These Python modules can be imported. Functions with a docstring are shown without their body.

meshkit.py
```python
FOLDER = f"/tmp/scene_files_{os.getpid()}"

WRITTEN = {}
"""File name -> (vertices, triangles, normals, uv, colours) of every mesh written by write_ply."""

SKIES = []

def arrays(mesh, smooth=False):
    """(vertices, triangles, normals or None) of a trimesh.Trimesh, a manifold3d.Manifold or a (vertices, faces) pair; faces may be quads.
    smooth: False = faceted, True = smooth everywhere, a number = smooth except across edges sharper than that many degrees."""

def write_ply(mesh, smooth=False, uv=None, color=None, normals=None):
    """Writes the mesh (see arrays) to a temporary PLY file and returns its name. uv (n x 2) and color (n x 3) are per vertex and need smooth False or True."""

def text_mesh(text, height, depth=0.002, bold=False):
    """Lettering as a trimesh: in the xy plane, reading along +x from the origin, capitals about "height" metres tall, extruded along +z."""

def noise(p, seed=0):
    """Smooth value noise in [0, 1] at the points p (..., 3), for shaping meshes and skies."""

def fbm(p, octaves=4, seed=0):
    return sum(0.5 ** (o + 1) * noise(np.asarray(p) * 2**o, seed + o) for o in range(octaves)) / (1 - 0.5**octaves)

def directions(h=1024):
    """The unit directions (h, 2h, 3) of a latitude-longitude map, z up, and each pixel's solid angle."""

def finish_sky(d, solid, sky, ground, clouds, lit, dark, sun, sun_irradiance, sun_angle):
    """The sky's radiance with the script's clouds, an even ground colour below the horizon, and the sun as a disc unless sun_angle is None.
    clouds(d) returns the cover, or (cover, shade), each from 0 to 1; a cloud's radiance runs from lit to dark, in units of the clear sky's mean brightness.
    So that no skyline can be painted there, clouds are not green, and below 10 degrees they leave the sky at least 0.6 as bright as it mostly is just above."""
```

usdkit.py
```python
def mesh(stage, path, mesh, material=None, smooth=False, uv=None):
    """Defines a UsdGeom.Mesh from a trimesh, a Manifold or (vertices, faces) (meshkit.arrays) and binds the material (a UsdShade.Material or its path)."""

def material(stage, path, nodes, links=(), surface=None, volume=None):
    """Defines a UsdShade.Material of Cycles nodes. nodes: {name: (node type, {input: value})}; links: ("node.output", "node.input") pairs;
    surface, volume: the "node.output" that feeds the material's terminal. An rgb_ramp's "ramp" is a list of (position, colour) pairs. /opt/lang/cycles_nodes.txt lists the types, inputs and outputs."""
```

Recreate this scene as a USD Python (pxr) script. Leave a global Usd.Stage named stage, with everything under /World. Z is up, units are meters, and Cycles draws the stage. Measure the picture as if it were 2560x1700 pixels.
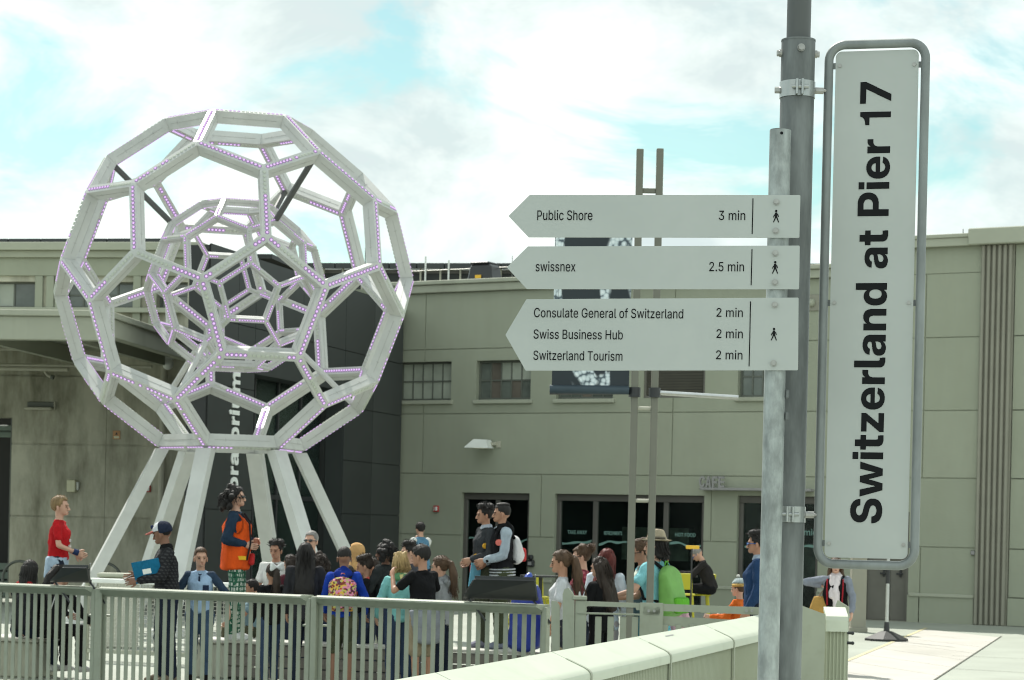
import math, random, itertools, glob
import numpy as np, trimesh, shapely, usdkit, meshkit
from manifold3d import Manifold, OpType
from shapely.geometry import Polygon, box as sbox, MultiPolygon
from shapely import affinity, union_all
from pxr import Usd, UsdGeom, UsdLux, UsdShade, Gf, Sdf

# ------------------------------------------------------------------ stage, camera, sky, sun, exposure
stage = Usd.Stage.CreateInMemory()
UsdGeom.SetStageUpAxis(stage, UsdGeom.Tokens.z)
UsdGeom.SetStageMetersPerUnit(stage, 1.0)
world = UsdGeom.Xform.Define(stage, '/World')
stage.SetDefaultPrim(world.GetPrim())
UsdGeom.Scope.Define(stage, '/World/Looks')

F, CX, HY, ROLL, CAMZ = 5483.0, 1280.0, 1316.0, math.radians(1.3), 1.85   # in pixels of the 2560 wide photograph
CR, SR = math.cos(ROLL), math.sin(ROLL)
cam = UsdGeom.Camera.Define(stage, '/World/camera')
cam.AddTransformOp().Set(Gf.Matrix4d(CR, 0, SR, 0, -SR, 0, CR, 0, 0, -1, 0, 0, 0, 0, CAMZ, 1))
cam.CreateHorizontalApertureAttr(36.0)
cam.CreateVerticalApertureAttr(36.0 * 1700 / 2560)
cam.CreateFocalLengthAttr(36.0 * F / 2560)
cam.CreateVerticalApertureOffsetAttr((HY - 850) * 36.0 / 2560)
cam.CreateClippingRangeAttr(Gf.Vec2f(0.1, 20000))
cam.CreateFStopAttr(14.0)
cam.CreateFocusDistanceAttr(8.0)
cam.CreateExposureAttr(0.32)

SUN_EL = math.radians(52)
SUN_AZ = math.atan2(-0.42, 0.9)                    # towards the sun: behind the buildings, to the left
sun_dir = np.array([math.sin(SUN_AZ) * math.cos(SUN_EL), math.cos(SUN_AZ) * math.cos(SUN_EL), math.sin(SUN_EL)])
dome = UsdLux.DomeLight.Define(stage, '/World/sky')
sky_mat = usdkit.material(stage, '/World/Looks/sky_material', {
    'sky': ('sky_texture', {'sky_type': 'single_scattering', 'sun_disc': False, 'sun_elevation': SUN_EL, 'sun_rotation': SUN_AZ, 'air_density': 1.0, 'aerosol_density': 0.6, 'ozone_density': 1.6}),
    'tint': ('mix_color', {'blend_type': 'multiply', 'fac': 1.0, 'b': (1.0, 1.24, 0.93)}),
    'tc': ('texture_coordinate', {}),
    'map': ('mapping', {'scale': (7, 7, 13), 'location': (11.7, 8.2, 4.1)}),
    'noise': ('noise_texture', {'scale': 1.0, 'detail': 11.0, 'roughness': 0.56, 'distortion': 0.5}),
    'cover': ('rgb_ramp', {'ramp': [(0.0, (0.1,) * 3), (0.38, (0.12,) * 3), (0.43, (0.55,) * 3), (0.475, (0.9,) * 3), (0.55, (1, 1, 1)), (1.0, (1, 1, 1))]}),
    'map2': ('mapping', {'scale': (10.0, 10.0, 19.0), 'location': (9.3, 4.1, 2.0)}),
    'noise2': ('noise_texture', {'scale': 1.0, 'detail': 10.0, 'roughness': 0.58, 'distortion': 0.4}),
    'shade': ('rgb_ramp', {'ramp': [(0.0, (6.0, 6.95, 6.9)), (0.38, (6.0, 6.95, 6.9)), (0.62, (9.4, 10.0, 9.5)), (1.0, (9.4, 10.0, 9.5))]}),
    'mix': ('mix_color', {'use_clamp': False}),
    'bg': ('background_shader', {'strength': 0.1}),
}, [('tc.generated', 'map.vector'), ('map.vector', 'noise.vector'), ('noise.fac', 'cover.fac'),
    ('tc.generated', 'map2.vector'), ('map2.vector', 'noise2.vector'), ('noise2.fac', 'shade.fac'),
    ('sky.color', 'tint.a'), ('tint.result', 'mix.a'), ('shade.color', 'mix.b'), ('cover.color', 'mix.fac'), ('mix.result', 'bg.color')], surface='bg.background')
UsdShade.MaterialBindingAPI.Apply(dome.GetPrim()).Bind(sky_mat)
for k, v in (('kind', 'structure'), ('label', 'bright cloudy sky with small pale blue gaps'), ('category', 'sky')):
    dome.GetPrim().SetCustomDataByKey(k, v)
sun = UsdLux.DistantLight.Define(stage, '/World/sun')
sun.CreateNormalizeAttr(True); sun.CreateIntensityAttr(1.25); sun.CreateAngleAttr(0.5); sun.CreateColorAttr(Gf.Vec3f(1.0, 0.97, 0.90))
zax = sun_dir; xax = np.cross([0, 0, 1.0], zax); xax /= np.linalg.norm(xax); yax = np.cross(zax, xax)
sun.AddTransformOp().Set(Gf.Matrix4d(*xax, 0, *yax, 0, *zax, 0, 0, 0, 0, 1))

# ------------------------------------------------------------------ photograph <-> world helpers
def at(x, y, depth):
    "world point seen at photograph pixel (x, y) at the distance depth along the view axis"
    dx, dy = x - CX, y - HY
    u, v = dx * CR + dy * SR, -dx * SR + dy * CR
    return np.array([u / F * depth, depth, CAMZ - v / F * depth])
def atz(x, y, z):
    dx, dy = x - CX, y - HY
    v = -dx * SR + dy * CR
    return at(x, y, (CAMZ - z) * F / v)
class Plane:
    "an upright plane: p = origin + right * w + up * z + out * d, out pointing towards the camera side"
    def __init__(s, origin, ang):
        s.o = np.array([origin[0], origin[1], 0.0]); a = math.radians(ang)
        s.r = np.array([math.cos(a), math.sin(a), 0]); s.n = np.array([math.sin(a), -math.cos(a), 0])
    def pt(s, w, z, d=0.0): return s.o + s.r * w + s.n * d + np.array([0, 0, z])
    def wz(s, x, y, d=0.0):
        dx, dy = x - CX, y - HY
        ray = np.array([(dx * CR + dy * SR) / F, 1, (dx * SR - dy * CR) / F])
        c = np.array([0, 0, CAMZ]); o = s.o + s.n * d
        t = np.dot(o - c, s.n) / np.dot(ray, s.n); p = c + ray * t
        return np.dot(p - o, s.r), p[2]
    def rect(s, x0, y0, x1, y1, d=0.0):
        w0, z1 = s.wz(x0, y0, d); w1, z0 = s.wz(x1, y1, d)
        return w0, z0, w1, z1
    def frame(s, w=0, z=0, d=0): return (s.pt(w, z, d), s.r, np.array([0, 0, 1.0]), s.n)

# ------------------------------------------------------------------ prims
_count = {}
def numbered(parent, name):
    k = (parent, name); n = _count.get(k, 0); _count[k] = n + 1
    return name if n == 0 else f'{name}_{n:03d}'
def tag(p, label=None, cat=None, group=None, kind=None):
    p = p.GetPrim() if hasattr(p, 'GetPrim') else p
    for k, v in (('label', label), ('category', cat), ('group', group), ('kind', kind)):
        if v: p.SetCustomDataByKey(k, v)
    return p
class Thing:
    def __init__(s, path, loc): s.path, s.loc = path, np.asarray(loc, float)
def thing(name, label, cat, loc, group=None, kind=None):
    path = '/World/' + numbered('/World', name)
    x = UsdGeom.Xform.Define(stage, path); x.AddTranslateOp().Set(Gf.Vec3d(*map(float, loc)))
    tag(x, label, cat, group, kind)
    return Thing(path, loc)
def part(t, name, mesh, m, smooth=False, label=None, kind=None):
    "a mesh given in world coordinates becomes a part of t (a thing, or a part for a sub-part)"
    v, f = VF(mesh)
    path = t.path + '/' + numbered(t.path, name)
    p = usdkit.mesh(stage, path, trimesh.Trimesh(v - t.loc, f, process=False), m, smooth=smooth)
    tag(p, label=label, kind=kind)
    return Thing(path, t.loc)
def single(name, mesh, m, label, cat, kind=None, group=None, smooth=False):
    v, f = VF(mesh)
    loc = np.array([v[:, 0].mean(), v[:, 1].mean(), v[:, 2].min()])
    path = '/World/' + numbered('/World', name)
    p = usdkit.mesh(stage, path, trimesh.Trimesh(v - loc, f, process=False), m, smooth=smooth)
    UsdGeom.Xformable(p).AddTranslateOp().Set(Gf.Vec3d(*map(float, loc)))
    tag(p, label, cat, group, kind)
    return Thing(path, loc)

# ------------------------------------------------------------------ mesh helpers (all return (vertices, triangles))
def VF(m):
    if isinstance(m, tuple): return m
    if hasattr(m, 'to_mesh'):
        q = m.to_mesh(); return np.array(q.vert_properties[:, :3], float), np.array(q.tri_verts)
    return np.array(m.vertices, float), np.array(m.faces)
def cat(*ms):
    ms = [VF(m) for m in (ms[0] if len(ms) == 1 and isinstance(ms[0], list) else ms)]
    vs, fs, n = [], [], 0
    for v, f in ms: vs.append(v); fs.append(f + n); n += len(v)
    return np.vstack(vs), np.vstack(fs)
def place(m, fr, sx=1.0, sy=1.0, sz=1.0):
    v, f = VF(m); o, a, b, c = fr
    w = o + np.outer(v[:, 0] * sx, a) + np.outer(v[:, 1] * sy, b) + np.outer(v[:, 2] * sz, c)
    if np.dot(np.cross(a, b), c) * sx * sy * sz < 0: f = f[:, ::-1]
    return w, f
BOXF = np.array([[0,2,1],[0,3,2],[4,5,6],[4,6,7],[0,1,5],[0,5,4],[1,2,6],[1,6,5],[2,3,7],[2,7,6],[3,0,4],[3,4,7]])
def bx(x0, y0, z0, x1, y1, z1):
    v = np.array([[x0,y0,z0],[x1,y0,z0],[x1,y1,z0],[x0,y1,z0],[x0,y0,z1],[x1,y0,z1],[x1,y1,z1],[x0,y1,z1]], float)
    return v, BOXF.copy()
def cbx(x0, y0, z0, x1, y1, z1, c=0.01):
    "box with chamfered edges"
    c = min(c, (x1-x0)*.45, (y1-y0)*.45, (z1-z0)*.45)
    P = []
    for X, s in ((x0, 1), (x1, -1)):
        for Y, t in ((y0, 1), (y1, -1)):
            for Z, u in ((z0, 1), (z1, -1)):
                P += [(X, Y+t*c, Z+u*c), (X+s*c, Y, Z+u*c), (X+s*c, Y+t*c, Z)]
    return VF(Manifold.hull_points(np.array(P)))
def pbox(pl, w0, z0, w1, z1, d0, d1): return place(bx(w0, z0, d0, w1, z1, d1), pl.frame())
def pcbox(pl, w0, z0, w1, z1, d0, d1, c=0.01): return place(cbx(w0, z0, d0, w1, z1, d1, c), pl.frame())
def extr(poly, depth):
    gs = getattr(poly, 'geoms', [poly])
    ms = [trimesh.creation.extrude_polygon(g, depth, engine='earcut') for g in gs if g.area > 1e-9]
    return cat(ms)
def bar(p, q, w, h, up=(0, 0, 1), c=0.0):
    "rectangular bar from p to q, w across, h along up"
    p, q = np.asarray(p, float), np.asarray(q, float); a = q - p; L = np.linalg.norm(a); a /= L
    up = np.asarray(up, float); b = np.cross(up, a); b /= np.linalg.norm(b); n = np.cross(a, b)
    m = cbx(0, -w/2, -h/2, L, w/2, h/2, c) if c else bx(0, -w/2, -h/2, L, w/2, h/2)
    return place(m, (p, a, b, n))
def rod(p, q, r, r2=None, n=12, caps=True):
    p, q = np.asarray(p, float), np.asarray(q, float); a = q - p; L = np.linalg.norm(a); a /= L
    h = np.array([1., 0, 0]) if abs(a[0]) < .8 else np.array([0, 1., 0])
    b = np.cross(a, h); b /= np.linalg.norm(b); c = np.cross(a, b); r2 = r if r2 is None else r2
    t = np.arange(n) / n * 2 * np.pi; ring = np.outer(np.cos(t), b) + np.outer(np.sin(t), c)
    v = np.vstack([p + ring * r, q + ring * r2, [p], [q]]); f = []
    for i in range(n):
        j = (i + 1) % n; f += [[i, j, n + j], [i, n + j, n + i]]
        if caps: f += [[2 * n, j, i], [2 * n + 1, n + i, n + j]]
    return v, np.array(f)
def path_tube(pts, r, n=10, closed=False):
    pts = np.asarray(pts, float); N = len(pts); rings = []
    nrm = None
    for i in range(N):
        a = pts[(i + 1) % N] - pts[i - 1] if closed or 0 < i < N - 1 else (pts[1] - pts[0] if i == 0 else pts[-1] - pts[-2])
        a = a / np.linalg.norm(a)
        if nrm is None:
            h = np.array([0, 0, 1.]) if abs(a[2]) < .8 else np.array([0, 1., 0]); nrm = np.cross(a, h)
        nrm = nrm - a * np.dot(nrm, a); nrm /= np.linalg.norm(nrm); b = np.cross(a, nrm)
        t = np.arange(n) / n * 2 * np.pi
        rr = r[i] if np.ndim(r) else r
        rings.append(pts[i] + rr * (np.outer(np.cos(t), nrm) + np.outer(np.sin(t), b)))
    v = np.vstack(rings); f = []
    for i in range(N if closed else N - 1):
        k = (i + 1) % N
        for j in range(n):
            l = (j + 1) % n; f += [[i*n+j, i*n+l, k*n+l], [i*n+j, k*n+l, k*n+j]]
    if not closed:
        v = np.vstack([v, pts[0], pts[-1]]); m = N * n
        for j in range(n):
            l = (j + 1) % n; f += [[m, l, j], [m + 1, (N-1)*n + j, (N-1)*n + l]]
    return v, np.array(f)
SPH = trimesh.creation.icosphere(subdivisions=1, radius=1.0)
SPH2 = trimesh.creation.icosphere(subdivisions=2, radius=1.0)
SV = np.array(SPH.vertices); SV2 = np.array(SPH2.vertices)
def ball(c, r, fine=False):
    s = SPH2 if fine else SPH
    return np.array(s.vertices) * np.asarray(r) + np.asarray(c), np.array(s.faces)
def hull(items):
    "hull of spheres: items (centre, radius or three radii)"
    return Manifold.hull_points(np.vstack([SV * np.asarray(r, float) + np.asarray(c, float) for c, r in items]))
def union(ms): return Manifold.batch_boolean(ms, OpType.Add)

FONT = glob.glob('/opt/blender-*/*/datafiles/fonts/Inter.woff2')[0]
_glyph = {}
def text_poly(text, weight=400, spacing=0.0):
    "outline of a line of lettering; capitals are 1 tall, origin at the left end of the base line"
    from PIL import Image, ImageDraw, ImageFont
    key = (text, weight)
    if key in _glyph: return _glyph[key]
    font = ImageFont.truetype(FONT, 132); font.set_variation_by_axes([14 if weight < 600 else 24, weight])
    x0, y0, x1, y1 = font.getbbox(text, anchor='ls')
    im = Image.new('L', (x1 - x0 + 8, y1 - y0 + 8)); ImageDraw.Draw(im).text((4 - x0, 4 - y0), text, 255, font, anchor='ls')
    on = np.pad(np.asarray(im) > 127, ((0, 0), (1, 1))).astype(np.int8)
    r, st = np.nonzero(np.diff(on, axis=1) == 1); en = np.nonzero(np.diff(on, axis=1) == -1)[1]
    shape = union_all(shapely.box(st, -r - 1, en, -r)).buffer(0.7).buffer(-0.7).simplify(0.55)
    s = 1 / (132 * 0.727)
    shape = affinity.affine_transform(shape, [s, 0, 0, s, 0, (4 - y0) * s])
    shape = affinity.translate(shape, -shape.bounds[0], 0)
    _glyph[key] = shape
    return shape
def lettering(text, fr, cap, width=None, weight=400, depth=0.001):
    p = text_poly(text, weight); b = p.bounds; sx = cap if width is None else width / (b[2] - b[0])
    p = affinity.scale(p, sx, cap, origin=(0, 0))
    return place(extr(p, depth), fr)

# ------------------------------------------------------------------ materials
def mat(name, col, rough=0.6, var=0.10, scale=6.0, bump=0.0, bscale=40.0, metal=0.0, stretch=(1, 1, 1), spec=0.5, stain=None, detail=6.0, sheen=0.0, coat=0.0, world_coords=False, bdist=0.01):
    col = np.array(col, float)
    nodes = {'p': ('principled_bsdf', {'roughness': rough, 'metallic': metal, 'specular_ior_level': spec, 'sheen_weight': sheen, 'coat_weight': coat}),
             'tc': ('geometry' if world_coords else 'texture_coordinate', {}), 'm': ('mapping', {'scale': stretch}),
             'n': ('noise_texture', {'scale': scale, 'detail': detail, 'roughness': 0.6}),
             'r': ('rgb_ramp', {'ramp': [(0.0, tuple(col * (1 - var))), (0.35, tuple(col * (1 - var * .6))), (0.65, tuple(np.minimum(col * (1 + var * .6), 1))), (1.0, tuple(np.minimum(col * (1 + var), 1)))]})}
    src = 'tc.position' if world_coords else 'tc.object'
    links = [(src, 'm.vector'), ('m.vector', 'n.vector'), ('n.fac', 'r.fac')]
    out = 'r.color'
    if stain:                                           # (colour, noise scale, low, high, amount, stretch)
        sc, ss, lo, hi, am, st = stain
        nodes.update({'sm': ('mapping', {'scale': st, 'location': (3.1, 1.7, 5.3)}), 'sn': ('noise_texture', {'scale': ss, 'detail': 8.0, 'roughness': 0.65}),
                      'sr': ('map_range', {'from_min': lo, 'from_max': hi, 'to_min': 0.0, 'to_max': am, 'clamp': True}), 'sx': ('mix_color', {'b': sc})})
        links += [(src, 'sm.vector'), ('sm.vector', 'sn.vector'), ('sn.fac', 'sr.value'), ('sr.result', 'sx.fac'), (out, 'sx.a')]; out = 'sx.result'
    links.append((out, 'p.base_color'))
    if bump:
        nodes.update({'bn': ('noise_texture', {'scale': bscale, 'detail': 5.0, 'roughness': 0.6}), 'b': ('bump', {'strength': bump, 'distance': bdist})})
        links += [('m.vector', 'bn.vector'), ('bn.fac', 'b.height'), ('b.normal', 'p.normal')]
    return usdkit.material(stage, '/World/Looks/' + name, nodes, links, surface='p.BSDF')
def pattern_mat(name, cols, scale=30.0, kind='voronoi', stretch=(1, 1, 1), rough=0.8):
    "cloth with a print of several colours"
    ramp = [(i / len(cols), c) for i, c in enumerate(cols)]
    nodes = {'p': ('principled_bsdf', {'roughness': rough, 'specular_ior_level': 0.2}), 'tc': ('texture_coordinate', {}), 'm': ('mapping', {'scale': stretch}),
             'r': ('rgb_ramp', {'ramp': ramp, 'interpolate': False})}
    links = [('tc.object', 'm.vector'), ('r.color', 'p.base_color')]
    if kind == 'voronoi':
        nodes['v'] = ('voronoi_texture', {'scale': scale}); nodes['s'] = ('rgb_to_bw', {})
        links += [('m.vector', 'v.vector'), ('v.color', 's.color'), ('s.val', 'r.fac')]
    elif kind == 'cells':
        nodes['v'] = ('voronoi_texture', {'scale': scale, 'metric': 'chebychev', 'randomness': 0.25})
        links += [('m.vector', 'v.vector'), ('v.distance', 'r.fac')]
    elif kind == 'noise':
        nodes['v'] = ('noise_texture', {'scale': scale, 'detail': 2.0}); links += [('m.vector', 'v.vector'), ('v.fac', 'r.fac')]
    elif kind == 'plaid':
        nodes['v'] = ('wave_texture', {'scale': scale, 'bands_direction': 'z', 'distortion': 0.3}); nodes['w'] = ('wave_texture', {'scale': scale, 'bands_direction': 'diagonal', 'distortion': 0.3})
        nodes['mm'] = ('math', {'math_type': 'multiply'})
        links += [('m.vector', 'v.vector'), ('m.vector', 'w.vector'), ('v.fac', 'mm.value1'), ('w.fac', 'mm.value2'), ('mm.value', 'r.fac')]
    return usdkit.material(stage, '/World/Looks/' + name, nodes, links, surface='p.BSDF')
def glow(name, col, strength):
    return usdkit.material(stage, '/World/Looks/' + name, {'e': ('emission', {'color': col, 'strength': strength})}, [], surface='e.emission')
def glass_mat(name, tint=(0.75, 0.85, 0.82), ior=1.5, rough=0.01):
    return usdkit.material(stage, '/World/Looks/' + name, {
        'fr': ('fresnel', {'IOR': ior}), 't': ('transparent_bsdf', {'color': tint}), 'g': ('glossy_bsdf', {'roughness': rough, 'color': (0.9, 0.95, 0.93)}), 'm': ('mix_closure', {})},
        [('fr.fac', 'm.fac'), ('t.BSDF', 'm.closure1'), ('g.BSDF', 'm.closure2')], surface='m.closure')

# ------------------------------------------------------------------ material library
rng = random.Random(7)
M_wall = mat('sage_stucco', (0.300, 0.320, 0.245), 0.85, 0.05, 0.7, bump=0.35, bscale=26.0, world_coords=True, stain=((0.27, 0.285, 0.21), 0.9, 0.45, 0.75, 0.7, (1, 1, 0.14)))
M_wallb = mat('sage_stucco_pale', (0.316, 0.336, 0.258), 0.85, 0.05, 0.9, bump=0.35, bscale=26.0, world_coords=True, stain=((0.28, 0.29, 0.22), 0.9, 0.45, 0.75, 0.7, (1, 1, 0.14)))
M_trim = mat('pale_sage_trim', (0.36, 0.375, 0.295), 0.8, 0.06, 1.2, bump=0.2, world_coords=True, stain=((0.22, 0.22, 0.17), 0.8, 0.55, 0.8, 0.6, (1, 1, 0.15)))
M_flute = mat('grey_pilaster_paint', (0.26, 0.255, 0.205), 0.8, 0.08, 2.0, world_coords=True)
M_conc = mat('old_concrete', (0.50, 0.49, 0.395), 0.9, 0.16, 0.9, bump=0.5, bscale=14.0, world_coords=True, stain=((0.15, 0.145, 0.10), 1.1, 0.42, 0.66, 0.9, (1, 1, 0.3)))
M_conc2 = mat('bench_concrete', (0.40, 0.40, 0.33), 0.9, 0.12, 3.0, bump=0.4, bscale=30.0, world_coords=True)
M_dark = mat('charcoal_panels', (0.020, 0.023, 0.022), 0.55, 0.16, 1.2, world_coords=True)
M_dark2 = mat('charcoal_panels_light', (0.034, 0.038, 0.036), 0.55, 0.12, 1.2, world_coords=True)
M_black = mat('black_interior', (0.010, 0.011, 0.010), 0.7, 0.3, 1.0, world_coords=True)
M_frame = mat('bronze_frame', (0.095, 0.09, 0.08), 0.5, 0.1, 3.0)
M_doorp = mat('brown_grey_door_paint', (0.13, 0.125, 0.105), 0.6, 0.1, 3.0)
M_glass = glass_mat('shop_glass', ior=1.28, rough=.16)
M_glassd = mat('old_window_glass', (0.10, 0.115, 0.10), 0.06, 0.5, 1.5, spec=0.8)
M_glassp = mat('frosted_pane', (0.33, 0.36, 0.30), 0.25, 0.25, 1.2, spec=0.6)
M_glassr = mat('brown_pane', (0.13, 0.115, 0.095), 0.12, 0.3, 1.2, spec=0.6)
M_glassw = mat('white_blind_pane', (0.62, 0.64, 0.60), 0.35, 0.1, 1.2)
M_munt = mat('window_steel', (0.11, 0.12, 0.10), 0.5, 0.1, 4.0)
M_solar = mat('solar_panel', (0.02, 0.024, 0.024), 0.25, 0.2, 3.0)
M_white = mat('white_paint', (0.72, 0.74, 0.70), 0.4, 0.05, 4.0)
M_offw = mat('off_white_plastic', (0.60, 0.59, 0.42), 0.5, 0.06, 4.0)
M_red = mat('red_plastic', (0.42, 0.045, 0.04), 0.4, 0.1, 8.0)
M_orange_sign = mat('faded_orange_sign', (0.50, 0.26, 0.12), 0.6, 0.3, 40.0)
M_steel = mat('brushed_steel', (0.55, 0.56, 0.55), 0.3, 0.1, 12.0, metal=1.0)
M_blackm = mat('black_metal', (0.018, 0.019, 0.02), 0.35, 0.2, 8.0)
M_ybtn = mat('yellow_paint', (0.72, 0.42, 0.03), 0.5, 0.1, 8.0)
M_teal = mat('pale_teal_vinyl', (0.15, 0.27, 0.24), 0.6, 0.08, 8.0)
M_lett = mat('white_letter', (0.78, 0.80, 0.77), 0.45, 0.04, 6.0)
M_greyl = mat('grey_metal_letter', (0.26, 0.255, 0.25), 0.5, 0.1, 6.0)
M_slab = mat('pale_concrete_slab', (0.43, 0.41, 0.37), 0.9, 0.10, 0.8, bump=0.3, bscale=20.0, world_coords=True, stain=((0.30, 0.29, 0.25), 0.5, 0.5, 0.75, 0.6, (1, 0.3, 1)))
M_ground = mat('grey_green_concrete', (0.32, 0.34, 0.29), 0.92, 0.12, 0.6, bump=0.4, bscale=22.0, world_coords=True, stain=((0.23, 0.24, 0.20), 0.35, 0.5, 0.75, 0.6, (1, 1, 1)))
M_yline = mat('worn_yellow_line', (0.50, 0.45, 0.27), 0.8, 0.2, 8.0, world_coords=True)
M_joint = mat('dark_joint', (0.10, 0.10, 0.08), 0.9, 0.1, 3.0, world_coords=True)
M_water = mat('bay_water', (0.03, 0.06, 0.06), 0.08, 0.1, 0.2, bump=0.6, bscale=1.2, world_coords=True)
M_pipe = mat('galvanised_pipe', (0.42, 0.41, 0.33), 0.5, 0.12, 3.0)
M_warm = mat('cafe_interior_ochre', (0.42, 0.27, 0.09), 0.8, 0.3, 3.0)
M_shelf = mat('cafe_interior_grey', (0.24, 0.23, 0.20), 0.8, 0.5, 3.0, world_coords=True)

# ------------------------------------------------------------------ ground
def sheet(pts, z): 
    v = np.array([[p[0], p[1], z] for p in pts]); n = len(pts)
    return v, np.array([[0, i, i + 1] for i in range(1, n - 1)])
water = single('water', sheet([(-4000, -1500), (4000, -1500), (4000, 6000), (-4000, 6000)], -2.2), M_water, 'bay water all round the pier', 'water', 'structure')
def _rs(x): return (207 + (235 - 207) * (x / 1.0843) / 1250.0) * 1.0843
g0, g1 = at(-250, 1400, F / _rs(-250)), at(1372, 1400, F / _rs(1372)); gd_ = (g1 - g0)[:2] / np.linalg.norm((g1 - g0)[:2])
h0, h1 = atz(1380, 1629.4, 1.10), atz(1881, 1539.9, 1.10); hd_ = (h1 - h0)[:2] / np.linalg.norm((h1 - h0)[:2])
gn_ = np.array([gd_[1], -gd_[0]]) * .05
basin = Polygon([tuple(g0[:2] - gd_ * 60 + gn_), tuple(g1[:2] + gn_ + gd_ * .4), tuple(h1[:2] - hd_ * .3 + [.03, 0]), tuple(h0[:2] - hd_ * 30 + [.03, 0]), (-60, -22)])
outline = sbox(-90, -30, 90, 140).difference(basin.buffer(0))
deck = single('ground', place(extr(outline, 1.2), (np.array([0, 0, -1.2]), np.array([1., 0, 0]), np.array([0, 1., 0]), np.array([0, 0, 1.]))), M_ground, 'grey green concrete deck of the pier round an open water basin', 'ground', 'structure')
# pale slab band running away from the camera, with joint lines and a worn yellow line
A0, A1 = atz(2490, 1600, 0), atz(2337, 1700, 0); B0, B1 = atz(2298, 1578, 0), atz(2122, 1651, 0)
dA = (A1 - A0) / np.linalg.norm(A1 - A0); dB = (B1 - B0) / np.linalg.norm(B1 - B0)
slab = thing('pavement', 'pale concrete slabs in a band beside the yellow line', 'pavement', A0, kind='structure')
L = 26.0; n_s = 13
for i in range(n_s):
    t0, t1 = -1 + L * i / n_s, -1 + L * (i + 1) / n_s
    g = 0.012
    q = [B0 + dB * (t0 + g), A0 + dA * (t0 + g), A0 + dA * (t1 - g), B0 + dB * (t1 - g)]
    v = np.array([[p[0], p[1], 0.004] for p in q]); part(slab, 'slab', (v, np.array([[0, 1, 2], [0, 2, 3]])[:, ::(1 if np.cross(q[1][:2] - q[0][:2], q[2][:2] - q[0][:2]) > 0 else -1)]), M_slab)
def ground_line(p, q, w, z, m, name, label):
    p, q = np.array(p, float), np.array(q, float); a = q - p; a[2] = 0; a /= np.linalg.norm(a); b = np.array([-a[1], a[0], 0]) * w / 2
    v = np.array([p - b, q - b, q + b, p + b]); v[:, 2] = z
    return single(name, (v, np.array([[0, 1, 2], [0, 2, 3]])), m, label, 'marking', 'structure')
ground_line(B0 + dB * -1.5, B0 + dB * 25, 0.07, 0.009, M_yline, 'yellow_line', 'worn yellow line painted along the pale slabs')
ground_line(A0 + dA * -1.5, A0 + dA * 25, 0.025, 0.009, M_joint, 'pavement_joint', 'dark joint along the right edge of the pale slabs')
for k, (ya, yb) in enumerate(((1640, 1652), (1672, 1690))):
    ground_line(atz(2380, ya, 0), atz(2700, yb, 0), 0.025, 0.005, M_joint, 'pavement_joint', ('dark joint crossing the deck right of the pale slabs, farther one', 'dark joint crossing the deck right of the pale slabs, nearer one')[k])

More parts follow.
